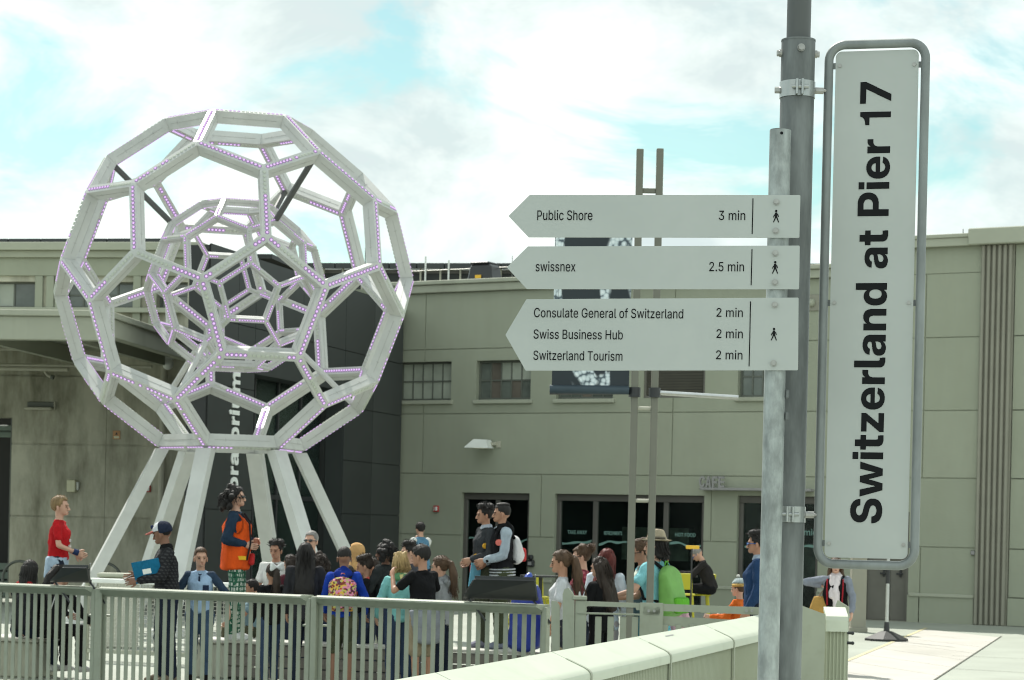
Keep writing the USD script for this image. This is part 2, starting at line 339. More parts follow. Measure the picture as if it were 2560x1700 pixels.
# ------------------------------------------------------------------ building on the right
RA = at(2483, 1500, 46.0)
RW = Plane(RA, -29.7)
def wz(x, y, d=0.0): return RW.wz(x, y, d)
zB, zC, zD, zE = wz(2010, 852)[1], wz(2010, 1028.6)[1], wz(2006, 1192)[1], wz(2307, 1367)[1]
zF, zT = wz(2268, 1485)[1], wz(1311, 724)[1]
zTop, zR0, zR1 = wz(1033, 705)[1], wz(2318, 620)[1], wz(2318, 590)[1]
wL, wStep, wP0, wP1, wR = wz(940, 1300)[0], wz(2120, 700)[0], wz(2452, 800)[0], wz(2534, 800)[0], wz(2534, 800)[0] + 7.0
bld = thing('pier_building', 'sage green two storey stucco building with cafe doors behind the crowd', 'building', RW.pt(wz(1600, 1400)[0], 0))
ops = []                                        # openings (w0, z0, w1, z1)
WIN = {}
for key, r in (('w1', (998, 898, 1127, 999)), ('w2', (1192, 895, 1326, 997)), ('w3', (1392, 897, 1532, 997)), ('vent', (1611, 899, 1762, 993)), ('w5', (1846, 898, 1982, 993))):
    WIN[key] = RW.rect(*r); 
zw0 = np.mean([WIN[k][1] for k in WIN]); zw1 = np.mean([WIN[k][3] for k in WIN])
for k in WIN: WIN[k] = (WIN[k][0], zw0, WIN[k][2], zw1)
SHOP = {}
for key, r in (('s1', (1155, 1231, 1318, 1500)), ('s2', (1388, 1234, 1755, 1500)), ('s3', (1844, 1239, 2042, 1500)), ('d4', (2160, 1300, 2268, 1551))):
    w0, _, w1, z1 = RW.rect(*r); SHOP[key] = [w0, 0.0, w1, z1]
SHOP['d4'][3] = 2.35
ops = list(WIN.values()) + [tuple(s) for s in SHOP.values()]
holes = union_all([sbox(a, b - 0.001, c, d) for a, b, c, d in ops])
rows = [(0.0, zF), (zF, zE), (zE, zD), (zD, zC), (zC, zB), (zB, zT)]
cols_odd = [wz(x, y)[0] for x, y in ((1060, 1000), (1683, 1000), (2310, 1000))]
cols_even = [wz(x, y)[0] for x, y in ((1354, 1200), (1780, 1200), (2150, 1200))]
back = sbox(wL, 0, wP0, zT).difference(holes)
part(bld, 'wall_core', place(extr(back, 0.25), RW.frame(d=-0.27)), M_wall)
for i, (z0, z1) in enumerate(rows):
    cs = [wL] + [c for c in (cols_even if i in (2, 3) and False or i == 2 else cols_odd) if wL < c < wP0] + [wP0]
    for a, b in zip(cs[:-1], cs[1:]):
        g = 0.012
        p = sbox(a + g, z0 + (g if i else 0), b - g, z1 - g).difference(holes)
        d = 0.045 if i == 0 else 0.0
        if not p.is_empty:
            for g_ in getattr(p, 'geoms', [p]): part(bld, 'wall_panel', place(extr(g_, 0.022 + d), RW.frame(d=-0.02)), M_wallb if i == 3 else M_wall)
for a, b in ((wL, SHOP['s1'][0] - .02), (SHOP['s1'][2] + .02, SHOP['s2'][0] - .02), (SHOP['s2'][2] + .02, SHOP['s3'][0] - .02), (SHOP['s3'][2] + .02, SHOP['d4'][0] - .02), (SHOP['d4'][2] + .02, wP0)): part(bld, 'base_ledge', pcbox(RW, a, zF - .05, b, zF + .03, 0.003, 0.075, .02), M_trim)
zc0 = zT
part(bld, 'cornice', cat(pcbox(RW, wL, zc0, wStep, zTop - .10, -0.25, 0.10, .015), pcbox(RW, wL, zTop - .10, wStep, zTop, -0.25, 0.16, .015)), M_trim)
# taller right end with fluted pilaster
part(bld, 'wall_panel', pcbox(RW, wStep, zT, wP0, zR0, -0.25, 0.004, .004), M_wall)
part(bld, 'cornice', cat(pcbox(RW, wStep, zR0, wP0 - .25, zR1 - .08, -0.25, 0.14), pcbox(RW, wStep, zR1 - .08, wP0 - .25, zR1, -.25, .17)), M_trim)
part(bld, 'wall_core', pbox(RW, wP0, 0, wR, zR0, -0.27, -0.06), M_wall)
for i, (z0, z1) in enumerate(rows[:-1] + [(zB, zR0)]):
    part(bld, 'wall_panel', pbox(RW, wP1 + .02, z0 + .012, wR, z1 - .012, -0.02, 0.003 + (.045 if i == 0 else 0)), M_wall)
nf = 6; fw = (wP1 - wP0) / nf
part(bld, 'pilaster_back', pbox(RW, wP0, 0, wP1, zR0, -0.06, 0.02), M_flute)
for i in range(nf):
    part(bld, 'flute', pcbox(RW, wP0 + i * fw + .01, 0, wP0 + (i + 1) * fw - .035, zR0 + .0, 0.02, 0.10, .02), M_flute)
part(bld, 'pilaster_cap', pcbox(RW, wP0 - .25, zR0, wR, zR1 + .09, -0.25, 0.22, .02), M_trim)
part(bld, 'roof', pbox(RW, wL, zTop - .5, wR, zTop - .3, -14, -0.26), M_dark)
part(bld, 'end_wall', pbox(RW, wL - 2, 0, wL, zTop - .1, -14, -0.2), M_wall)
# steel windows
def steel_window(key, nc, nr, picks, blind=0):
    w0, z0, w1, z1 = WIN[key]; d0 = -0.16
    fr = part(bld, 'window', cat([pbox(RW, w0, z0, w1, z0 + .05, d0 - .03, d0 + .03), pbox(RW, w0, z1 - .05, w1, z1, d0 - .03, d0 + .03), pbox(RW, w0, z0 + .05, w0 + .05, z1 - .05, d0 - .03, d0 + .03), pbox(RW, w1 - .05, z0 + .05, w1, z1 - .05, d0 - .03, d0 + .03)]), M_munt)
    cw, ch = (w1 - w0 - .1) / nc, (z1 - z0 - .1) / nr
    for i in range(1, nc): part(fr, 'muntin', pbox(RW, w0 + .05 + i * cw - .014, z0 + .05, w0 + .05 + i * cw + .014, z1 - .05, d0 - .02, d0 + .02), M_munt)
    for j in range(1, nr): part(fr, 'muntin', pbox(RW, w0 + .05, z0 + .05 + j * ch - .016, w1 - .05, z0 + .05 + j * ch + .016, d0 - .022, d0 + .022), M_munt)
    for j in range(nr):
        for i in range(nc):
            part(fr, 'pane', pbox(RW, w0 + .05 + i * cw, z0 + .05 + j * ch, w0 + .05 + (i + 1) * cw, z0 + .05 + (j + 1) * ch, d0 - .006, d0 + .0), picks[(j * nc + i) % len(picks)])
    part(bld, 'window_sill', pcbox(RW, w0 - .06, z0 - .10, w1 + .06, z0 - .003, -0.18, 0.06, .015), M_trim)
steel_window('w1', 5, 2, [M_glassp] * 10)
steel_window('w2', 5, 2, [M_glassd, M_glassr, M_glassd, M_glassr, M_glassd, M_glassd, M_glassr, M_glassp, M_glassp, M_glassp])
steel_window('w3', 5, 2, [M_glassd, M_glassd, M_glassr, M_glassd, M_glassd])
steel_window('w5', 5, 2, [M_glassd])
w0, z0, w1, z1 = WIN['vent']
vt = part(bld, 'louvre', cat([pbox(RW, w0, z0, w1, z0 + .05, -.12, -.02), pbox(RW, w0, z1 - .05, w1, z1, -.12, -.02), pbox(RW, w0, z0 + .05, w0 + .05, z1 - .05, -.12, -.02), pbox(RW, w1 - .05, z0 + .05, w1, z1 - .05, -.12, -.02), pbox(RW, w0, z0, w1, z1, -.2, -.14)]), M_doorp)
for k in range(13):
    zz = z0 + .06 + k * (z1 - z0 - .12) / 13
    v, f = bx(w0 + .05, 0, 0, w1 - .05, .075, .008); c, s = math.cos(.8), math.sin(.8)
    v = np.stack([v[:, 0], zz + v[:, 1] * c, -.11 + v[:, 1] * s * .9 + v[:, 2]], 1)
    part(vt, 'slat', place((v, f), RW.frame()), M_doorp)
# shop fronts
def shop(key, lights, transom=0.0):
    w0, z0, w1, z1 = SHOP[key]; d0, d1 = -0.22, -0.10; t = .10
    fr = part(bld, 'shop_front', cat([pcbox(RW, w0, z1 - .16, w1, z1, d0, d1), pcbox(RW, w0, 0, w0 + t, z1 - .162, d0, d1), pcbox(RW, w1 - t, 0, w1, z1 - .162, d0, d1)]), M_frame)
    ws = [w0 + t + (w1 - w0 - 2 * t) * k / lights for k in range(lights + 1)]
    for k in range(1, lights): part(fr, 'mullion', pcbox(RW, ws[k] - .06, 0, ws[k] + .06, z1 - .163, d0 + .01, d1 - .01), M_frame)
    for k in range(lights):
        a, b = ws[k] + (.06 if k else 0), ws[k + 1] - (.06 if k < lights - 1 else 0)
        part(fr, 'pane', pbox(RW, a, .10, b, z1 - .163, d0 + .05, d0 + .058), M_glass)
        part(fr, 'bottom_rail', pbox(RW, a, 0, b, .10, d0 + .02, d1 - .03), M_frame)
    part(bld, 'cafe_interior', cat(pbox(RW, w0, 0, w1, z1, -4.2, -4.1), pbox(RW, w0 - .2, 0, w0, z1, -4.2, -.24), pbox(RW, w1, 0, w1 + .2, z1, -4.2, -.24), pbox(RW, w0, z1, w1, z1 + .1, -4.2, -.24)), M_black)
    return ws, fr
ws1, f1 = shop('s1', 2); ws2, f2 = shop('s2', 4); ws3, f3 = shop('s3', 2)
part(bld, 'cafe_shelf', cat(pbox(RW, ws2[0], 1.1, ws2[2], 1.9, -3.6, -3.3), pbox(RW, ws2[3], .6, ws2[4], 1.7, -3.4, -3.2), pbox(RW, ws3[0], .8, ws3[2], 1.6, -3.4, -3.2)), M_shelf)
part(bld, 'cafe_shelf', pcbox(RW, ws2[3] + .1, 1.75, ws2[4] - .1, 2.15, -2.2, -2.0, .06), M_warm)
def vinyl(fr, w0, w1, text, z):
    pw = w1 - w0
    if text: part(fr, 'lettering', lettering(text, RW.frame(w0 + pw * .2, z + .19, -0.158), .085, pw * .6, 700, .002), M_teal)
    n = 24; xs = np.linspace(w0 + .03, w1 - .03, n); ph = w0 * 3.1
    ys = z + .035 * np.sin(xs * 5 + ph) + .02 * np.sin(xs * 11 + ph)
    poly = Polygon(list(zip(xs, ys + .028)) + list(zip(xs[::-1], ys[::-1] - .02 + .012 * np.sin(xs[::-1] * 17))))
    part(fr, 'wave_graphic', place(extr(poly.buffer(0), .002), RW.frame(d=-0.158)), M_teal)
zv = wz(1450, 1356)[1]
vinyl(f2, ws2[0], ws2[1] - .06, 'TAKE AWAY', zv); vinyl(f2, ws2[1] + .06, ws2[2] - .06, 'REFRESHMENTS', zv)
vinyl(f2, ws2[3] + .06, ws2[4], 'HOT FOOD', zv); vinyl(f2, ws2[2] + .06, ws2[3] - .06, None, zv)
vinyl(f1, ws1[0], ws1[1] - .06, None, zv); vinyl(f1, ws1[1] + .06, ws1[2], None, zv)
vinyl(f3, ws3[0], ws3[1] - .06, None, zv); vinyl(f3, ws3[1] + .06, ws3[2], None, zv)
wm, zm = wz(2003, 1338); part(f3, 'lettering', lettering('mic', RW.frame(wm, zm, -0.158), .14, None, 600, .002), M_teal)
# double door at the right
w0, z0, w1, z1 = SHOP['d4']
dfr = part(bld, 'door_frame', cat([pbox(RW, w0, z1 - .08, w1, z1, -.2, -.02), pbox(RW, w0, 0, w0 + .06, z1 - .08, -.2, -.02), pbox(RW, w1 - .06, 0, w1, z1 - .08, -.2, -.02)]), M_doorp)
wm = w0 + (w1 - w0) * .58
for a, b in ((w0 + .065, wm - .004), (wm + .004, w1 - .065)):
    dr = part(bld, 'door', pcbox(RW, a, .02, b, z1 - .085, -.14, -.09, .006), M_doorp)
    part(dr, 'handle', cat(pcbox(RW, b - .16, .95, b - .11, 1.2, -.09, -.06), pcbox(RW, b - .22, 1.0, b - .07, 1.04, -.06, -.03)), M_blackm)
part(bld, 'entry_floor', pbox(RW, w0, -.01, w1, .012, -.4, .0), M_flute)
# things fixed to the wall
def on_wall(name, label, cat_, x, y, pl=None, d=0.0):
    pl = pl or RW; w, z = pl.wz(x, y, d); return thing(name, label, cat_, pl.pt(w, z, d)), w, z
t, w, z = on_wall('wall_lamp', 'white slanted floodlight on an arm high on the sage wall', 'lamp', 1247, 1111)
for nm, pts_ in (('housing', None),):
    Pl = np.array([(-.62, -.10, .55), (-.62, -.08, .55), (-.12, -.10, .30), (-.18, .10, .30), (-.45, .11, .42), (-.62, -.10, .18), (-.12, -.10, .02), (-.18, .10, .06), (-.45, .11, .14), (-.62, -.08, .2)])
    v, f = VF(Manifold.hull_points(Pl)); part(t, 'lamp_housing', place((v, f), RW.frame(w, z, 0)), M_white)
part(t, 'bracket', cat(pcbox(RW, w - .16, z - .03, w - .02, z + .05, .03, .12), pcbox(RW, w - .06, z - .08, w + .06, z + .08, .003, .04)), M_pipe)
part(t, 'lens', pbox(RW, w - .56, z - .112, w - .2, z - .102, .1, .42), M_offw)
def alarm(x, y, pl, label):
    t, w, z = on_wall('fire_alarm', label, 'fire alarm', x, y, pl)
    part(t, 'housing', pcbox(pl, w - .075, z - .075, w + .075, z + .075, .003, .06, .012), M_red)
    part(t, 'strobe', pcbox(pl, w + .0, z - .05, w + .055, z + .05, .0601, .085, .012), M_white)
    part(t, 'lettering', place(extr(affinity.rotate(affinity.scale(text_poly('FIRE', 700), .032, .03, origin=(0, 0)), 90, origin=(0, 0)), .001), pl.frame(w - .02, z - .05, .0605)), M_white)
alarm(1092, 1272, RW, 'red fire alarm with white strobe on the sage stucco wall')
cfe = thing('cafe_sign', 'grey metal letters reading CAFE standing on a ledge over the doors', 'sign', RW.pt(*wz(1790, 1218)))
w0, z0 = wz(1758, 1219); w1, _ = wz(1822, 1219); wend, _ = wz(2036, 1224)
for k, ch in enumerate('CAFE'):
    cw = (w1 - w0) / 4
    part(cfe, 'letter', lettering(ch, RW.frame(w0 + k * cw, z0, .18), .25, cw * .86, 800, .05), M_greyl)
part(cfe, 'ledge', pcbox(RW, w0 + .02, z0 - .06, wend, z0 - .002, .003, .25, .01), M_greyl)
wq, zq = wz(2002, 1221)
t, w, z = on_wall('entry_phone', 'black call box on the wall left of the yellow chairs', 'call box', 1329, 1417)
part(t, 'housing', pcbox(RW, w - .09, z, w + .09, z + .16, .003, .10, .02), M_blackm); part(t, 'hood', pcbox(RW, w - .06, z + .165, w + .06, z + .28, .003, .12, .03), M_blackm); part(t, 'keypad', pcbox(RW, w - .05, z + .04, w + .05, z + .12, .1005, .107, .002), M_greyl)
t, w, z = on_wall('junction_box', 'small dark square box on the wall beside the fluted pilaster', 'box', 2434, 1382)
part(t, 'housing', pcbox(RW, w - .05, z - .05, w + .05, z + .05, .003, .06), M_frame); part(t, 'cover', pcbox(RW, w - .04, z - .04, w + .04, z + .04, .0601, .068, .003), M_greyl)
t, w, z = on_wall('wall_beacon', 'round fitting on a square plate high on the wall behind the signs', 'wall fitting', 2030, 757)
part(t, 'plate', pcbox(RW, w - .18, z - .18, w + .18, z + .18, .003, .03), M_flute); part(t, 'dome', place(cat(ball((0, 0, 0), (.09, .09, .09), True)), RW.frame(w, z, .05)), M_trim)
# roof box, railing posts, solar array
t, w, z = on_wall('roof_box', 'dark equipment box with a yellow label on the roof edge', 'equipment box', 1212, 697, RW, -0.6)
v, f = cbx(-.36, 0, -.3, .36, .48, .3, .06); v = v.copy(); v[:, 0] *= 1 - .18 * (v[:, 1] > .3); v[:, 2] *= 1 - .15 * (v[:, 1] > .3)
part(t, 'housing', place((v, f), RW.frame(w, z - .15, -.6)), M_blackm); part(t, 'lid', pcbox(RW, w - .28, z + .335, w + .22, z + .39, -.85, -.36, .02), M_blackm)
part(t, 'label_plate', pcbox(RW, w - .09, z - .02, w + .08, z + .06, -.29, -.283, .002), M_ybtn)
def solar(name, label, p0, p1, n, dz, rail_z, posts):
    "row of tilted solar panels on posts from p0 to p1 (top front edge)"
    t = thing(name, label, 'solar array', (p0 + p1) / 2); a = p1 - p0; L = np.linalg.norm(a); a /= L; nrm = np.array([a[1], -a[0], 0.]); nrm *= -np.sign(nrm[1]); nrm = -nrm if nrm[1] > 0 else nrm
    for k in range(n):
        q0, q1 = p0 + a * (L * k / n + .02), p0 + a * (L * (k + 1) / n - .02)
        b = np.array([0, 0, 0]) - nrm * 1.6 + np.array([0, 0, dz])
        lo0, lo1 = q0 - np.array([0, 0, .15]), q1 - np.array([0, 0, .15])
        part(t, 'solar_panel', (np.vstack([q0, q1, q1 + b, q0 + b, lo0, lo1, lo1 + b, lo0 + b]), BOXF[:, ::-1].copy()), M_solar)
    for k in range(posts):
        q = p0 + a * (L * (k + .5) / posts) - nrm * .15
        part(t, 'post', rod(q - np.array([0, 0, rail_z]), q - np.array([0, 0, .1]), .03, n=6), M_pipe)
    q0, q1 = p0 - nrm * .3, p1 - nrm * .3
    part(t, 'beam', bar(q0 - np.array([0, 0, .22]), q1 - np.array([0, 0, .22]), .08, .10), M_frame)
    return t
solar('solar_array', 'long dark row of solar panels on posts above the sage building', at(640, 657, 66.0), at(2090, 659, 59.0), 20, .02, .9, 28)
part(bld, 'rear_parapet', (lambda a, b: bar(a, b, .3, .55))(at(640, 697, 66.5) + [0, 0, -.1], at(2090, 697, 59.5) + [0, 0, -.1]), M_dark)
guard = thing('roof_guard_rail', 'thin white roof guard posts behind the cornice left of the roof box', 'guard rail', RW.pt(*wz(1060, 700, -.8), -.8))
ztop = zTop + .72
for xx in (1003, 1063, 1121, 1300, 1420):
    w, _ = wz(xx, 700, -.8); part(guard, 'post', rod(RW.pt(w, zTop - .35, -.8), RW.pt(w, ztop - (.12 if xx > 1100 else 0), -.8), .025, n=6), M_white)
part(guard, 'rail', rod(RW.pt(wL, ztop - .35, -.8), RW.pt(wz(1500, 700)[0], ztop - .35, -.8), .012, n=5), M_pipe)
for x, y0, y1, lb in ((914, 585, 660, 'thin roof aerial above the solar panels left of the lattice sphere edge'), (1281, 640, 665, 'short roof aerial right of the dark roof box'), (2408, 572, 584, 'short aerial on the roof beside the fluted pilaster')):
    p, q = at(x, y1, 60.0 if x < 2000 else 47.5), at(x, y0, 60.0 if x < 2000 else 47.5)
    t = thing('roof_aerial', lb, 'aerial', p - [0, 0, .6]); part(t, 'rod', rod(p - [0, 0, .6], q, .02, .008, 6), M_munt); part(t, 'foot', cbx(*(p - [.06, .06, .68]), *(p + [.06, .06, -.58]), .01), M_munt)

# ------------------------------------------------------------------ dark entrance tower
c0 = at(512, 1290, 41.7)[:2]; c1 = at(998, 1300, 53.0)[:2]; c2 = at(489, 1290, 43.6)[:2]
zt = at(535, 608, 41.7)[2]
tower = thing('entrance_tower', 'charcoal panelled entrance tower with white vertical lettering and a black opening', 'building', (c0[0], c0[1], 0))
ang = math.degrees(math.atan2(c1[1] - c0[1], c1[0] - c0[0])); TP = Plane(np.array([c0[0], c0[1], 0]), ang)
LT = np.linalg.norm(c1 - c0)
pw0, _ = TP.wz(635, 1000); pw1, _ = TP.wz(861, 1000); pz = TP.wz(640, 935)[1]
hole = sbox(pw0, -.01, pw1, pz)
part(tower, 'wall_core', place(extr(sbox(0, 0, LT, zt - .03).difference(hole), .4), TP.frame(d=-.43)), M_dark)
zs = [0, 2.05, 3.25, 4.45, 5.7, zt]; wsx = [0, pw0 * .62, pw0, (pw0 + pw1) / 2, pw1, pw1 + (LT - pw1) * .48, LT]
for i in range(len(zs) - 1):
    for j in range(len(wsx) - 1):
        p = sbox(wsx[j] + .008, zs[i] + .008, wsx[j + 1] - .008, zs[i + 1] - .008).difference(hole)
        for g_ in getattr(p, 'geoms', [p]):
            if g_.area > 1e-4: part(tower, 'panel', place(extr(g_, .03), TP.frame(d=-.028)), M_dark2 if j == 5 else M_dark)
for i in range(len(zs) - 1):
    v = np.array([[*c2, zs[i] + .008], [*c0, zs[i] + .008], [*c0, zs[i + 1] - .008], [*c2, zs[i + 1] - .008]]); v[:, :2] += np.array([-.01, -.012])
    part(tower, 'side_panel', (v, np.array([[0, 1, 2], [0, 2, 3]])), M_dark2)
c3 = c2 + (c1 - c0)
part(tower, 'roof', (np.array([[*c0, zt], [*c1, zt], [*c3, zt], [*c2, zt]]), np.array([[0, 1, 2], [0, 2, 3]])), M_dark)
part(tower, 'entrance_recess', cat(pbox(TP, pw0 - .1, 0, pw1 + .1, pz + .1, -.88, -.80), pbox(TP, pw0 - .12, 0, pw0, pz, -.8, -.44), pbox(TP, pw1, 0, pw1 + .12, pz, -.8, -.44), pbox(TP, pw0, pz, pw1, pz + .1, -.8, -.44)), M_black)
ef = part(tower, 'entrance_frame', cat([pcbox(TP, pw0 + (pw1 - pw0) * k / 4 - .03, 0, pw0 + (pw1 - pw0) * k / 4 + .03, pz, -.6, -.5) for k in (1, 2, 3)] + [pcbox(TP, pw0, 2.3, pw1, 2.4, -.61, -.51)]), M_blackm)
for k in range(4): part(ef, 'pane', pbox(TP, pw0 + (pw1 - pw0) * k / 4 + .03, .05, pw0 + (pw1 - pw0) * (k + 1) / 4 - .03, pz, -.56, -.555), M_glass)
word = thing('tower_lettering', 'tall white vertical lettering down the charcoal tower face', 'lettering', TP.pt(1.0, .5, .01))
wt = TP.wz(597, 1000)[0]; zr = TP.wz(590, 1190)[1]; zm = TP.wz(590, 930)[1]
P = text_poly('exploratorium', 800); Pi = text_poly('explo', 800)
x_r = Pi.bounds[2] + .06; x_m = P.bounds[2]; sc = (zm - zr) / (x_m - x_r)
for k, g in enumerate(sorted(P.geoms, key=lambda g: g.bounds[0])):
    g = affinity.rotate(affinity.scale(g, sc, sc * 1.35, origin=(0, 0)), 90, origin=(0, 0))
    g = affinity.translate(g, wt, zr - x_r * sc)
    part(word, 'letter', place(extr(g, .02), TP.frame(d=.006)), M_lett)

# ------------------------------------------------------------------ building on the left
LA = at(200, 1300, 48.5); LP = Plane(LA, -10.0)
lb = thing('concrete_building', 'weathered concrete pier shed with a sage canopy and upper windows at left', 'building', LP.pt(0, 0))
wl0, wl1 = LP.wz(30, 1100)[0], LP.wz(506, 1100)[0]; zcan = LP.wz(30, 880)[1]
zj1, zj2 = LP.wz(200, 1112)[1], LP.wz(200, 1293)[1]; zdo = LP.wz(20, 1044)[1]
hole = sbox(wl0 - 4, -.01, wl0, zdo)
part(lb, 'wall_core', place(extr(sbox(wl0 - 6, 0, wl1, zcan + .32).difference(hole), .3), LP.frame(d=-.32)), M_conc)
for z0, z1 in ((0, zj2), (zj2, zj1), (zj1, LP.wz(200, 940)[1]), (LP.wz(200, 940)[1], zcan + .3)):
    for a, b in ((wl0 - 6, wl0 + 2.2), (wl0 + 2.2, wl1)):
        p = sbox(a + .004, z0 + .02, b - .004, z1 - .02).difference(hole)
        for g_ in getattr(p, 'geoms', [p]): part(lb, 'wall_panel', place(extr(g_, .03), LP.frame(d=-.022)), M_conc)
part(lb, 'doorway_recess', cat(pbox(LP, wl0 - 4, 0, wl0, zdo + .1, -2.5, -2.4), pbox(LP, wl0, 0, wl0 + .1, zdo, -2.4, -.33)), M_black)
part(lb, 'door_jamb', pcbox(LP, wl0 - .10, 0, wl0 - .002, zdo, -.25, -.15), M_munt)
M_gdoor = mat('dull_green_door', (0.13, 0.17, 0.14), 0.6)
for k in range(2): part(lb, 'door_slat', pcbox(LP, wl0 - 4, zdo - .28 - k * .15, wl0 - .11, zdo - .15 - k * .15, -.3, -.24, .03), M_gdoor)
for k in range(4): part(lb, 'stacked_board', pcbox(LP, wl0 - 2, .2 * k, wl0 - .2, .16 + .2 * k, -.9, -.8, .02), M_gdoor)
# canopy: a closed box roof over the pavement in front of the wall
kc = at(269, 776, 41.0); LC = Plane(kc, -7.0)
zf1 = kc[2]; zf0 = LC.wz(60, 849)[1]; wk = 0.0
depth_c = 8.3
part(lb, 'canopy_fascia', cat(pcbox(LC, -9, zf0, wk, zf1 - .12, -.25, .0, .012), pcbox(LC, -9, zf1 - .12, wk + .03, zf1, -.3, .06, .015)), M_trim)
side = LC.pt(0, 0, 0); back_pt = at(508, 862, 48.2); sd = back_pt - side; sd[2] = 0; Ls = np.linalg.norm(sd); CS = Plane(side, math.degrees(math.atan2(sd[1], sd[0])))
part(lb, 'canopy_side', cat(pcbox(CS, .0, zf0 + .1, Ls, zf1 - .12, -.22, .0, .01), pcbox(CS, .0, zf1 - .12, Ls, zf1, -.25, .05, .012)), M_trim)
rc = [LC.pt(-9, 0, -.2), LC.pt(0, 0, -.2), CS.pt(Ls, 0, -.1), LC.pt(-9, 0, -8)]
part(lb, 'canopy_roof', cat((np.array([p + [0, 0, zf1 - .05] for p in rc]), np.array([[0, 1, 2], [0, 2, 3]])), (np.array([p + [0, 0, zf0 + .35] for p in rc]), np.array([[0, 2, 1], [0, 3, 2]]))), M_trim)
for k in range(5):
    part(lb, 'canopy_joist', pbox(LC, -8.5 + k * 1.9, zf0 + .02, -8.35 + k * 1.9, zf0 + .34, -6.5, -.26), M_trim)
for (y0, y1), r in (((872, 872), .05), ((913, 914), .035), ((921, 923), .045)):
    part(lb, 'ceiling_pipe', rod(LP.pt(LP.wz(-80, y0, 1.5)[0], LP.wz(100, y0, 1.5)[1], 1.5), LP.pt(LP.wz(170 if r > .04 else 380, y1, 1.5)[0], LP.wz(100, y1, 1.5)[1], 1.5), r, n=8), M_pipe)
wv, _ = LP.wz(414, 1000)
part(lb, 'downpipe', rod(LP.pt(wv, 0, .15), LP.pt(wv, LP.wz(414, 890)[1], .15), .075, n=10), M_pipe)
# upper storey
UP = Plane(LP.pt(0, 0, -.6), -10.0)
zu = [UP.wz(100, y)[1] for y in (608, 628, 645, 690, 704, 768, 800)]
wu0, wu1 = UP.wz(-120, 700)[0], UP.wz(506, 700)[0]
wins = [(UP.wz(-30, 700)[0], UP.wz(90, 700)[0]), (UP.wz(157, 700)[0], UP.wz(337, 700)[0]), (UP.wz(395, 700)[0], UP.wz(470, 700)[0])]
wh = union_all([sbox(a, zu[5], b, zu[4]) for a, b in wins])
part(lb, 'upper_wall', place(extr(sbox(wu0, 5.0, wu1, zu[3]).difference(wh), .3), UP.frame(d=-.3)), M_conc)
part(lb, 'upper_band', pcbox(UP, wu0, zu[3], wu1, zu[2], -.3, .06), M_wallb)
part(lb, 'roof_fascia', cat(pcbox(UP, wu0, zu[2], wu1, zu[1], -.3, .14), pcbox(UP, wu0, zu[1], wu1 + .05, zu[0], -.3, .24)), M_trim)
for xx in (100, 128, 150, 345, 385): 
    a = UP.wz(xx, 700)[0]; part(lb, 'pilaster', pcbox(UP, a - .09, zu[6] - .3, a + .09, zu[3] - .003, .003, .07), M_wallb)
part(lb, 'upper_sill', pcbox(UP, wu0, zu[5] - .12, wu1, zu[5] - .01, .003, .14), M_trim)
part(lb, 'roof', pbox(UP, wu0, zu[0] - .3, wu1 + 1.5, zu[0] - .2, -12, -.31), M_dark)
part(lb, 'end_wall', pbox(UP, wu1 - .3, 3, wu1, zu[2], -12, -.31), M_conc)
for a, b in wins:
    nc = 4 if b - a > 1.2 else 2; d0 = -.18; z0, z1 = zu[5], zu[4]
    fr = part(lb, 'window', cat([pbox(UP, a, z0, b, z0 + .04, d0 - .03, d0 + .03), pbox(UP, a, z1 - .04, b, z1, d0 - .03, d0 + .03), pbox(UP, a, z0 + .04, a + .04, z1 - .04, d0 - .03, d0 + .03), pbox(UP, b - .04, z0 + .04, b, z1 - .04, d0 - .03, d0 + .03)]), M_munt)
    cw = (b - a - .08) / nc
    for i in range(nc):
        if i: part(fr, 'muntin', pbox(UP, a + .04 + i * cw - .02, z0 + .04, a + .04 + i * cw + .02, z1 - .04, d0 - .02, d0 + .02), M_munt)
        first = a < wins[0][0] + .1
        part(fr, 'pane', pbox(UP, a + .04 + i * cw, z0 + .04, a + .04 + (i + 1) * cw, z1 - .04, d0 - .006, d0), (M_glassp, M_glassd, M_glassp, M_glassw)[i] if first else M_glassd)
    if not (a < wins[0][0] + .1): part(fr, 'muntin', pbox(UP, a + .04, (z0 + z1) / 2 - .015, b - .04, (z0 + z1) / 2 + .015, d0 - .024, d0 + .024), M_munt)
solar('solar_array', 'dark row of solar panels along the roof of the concrete shed', at(-60, 597, 52.0), at(437, 596, 50.2), 6, .02, .6, 6)
# fittings on the concrete wall
t, w, z = on_wall('wall_vent', 'grey hooded vent fitting on the concrete wall', 'vent', 104, 1014, LP)
part(t, 'hood', pcbox(LP, w - .34, z - .10, w + .30, z - .04, .01, .18, .02), M_pipe); part(t, 'grille', pcbox(LP, w - .32, z - .035, w + .30, z + .08, .01, .05), M_munt); part(t, 'bracket', pcbox(LP, w + .302, z - .09, w + .345, z + .09, .01, .06), M_pipe)
t, w, z = on_wall('warning_sign', 'small faded orange sign on the concrete wall', 'sign', 292, 1088, LP)
part(t, 'plate', pcbox(LP, w - .085, z - .09, w + .085, z + .10, .012, .022, .003), M_orange_sign); part(t, 'print', pcbox(LP, w - .06, z - .07, w + .06, z - .02, .0222, .024, .001), M_offw); part(t, 'emblem', place(extr(Polygon([(-.03, .01), (.03, .01), (0, .065)]), .002), LP.frame(w, z, .0223)), M_blackm)
t, w, z = on_wall('wall_box', 'cream box on the concrete wall above the boy in red', 'box', 186, 1215, LP)
part(t, 'housing', pcbox(LP, w - .13, z - .135, w + .07, z + .135, .012, .14, .015), M_offw); part(t, 'connector', pcbox(LP, w + .072, z - .09, w + .125, z + .09, .012, .09, .01), M_white)
alarm(370, 1222, LP, 'red fire alarm on the concrete wall beside the white leg')
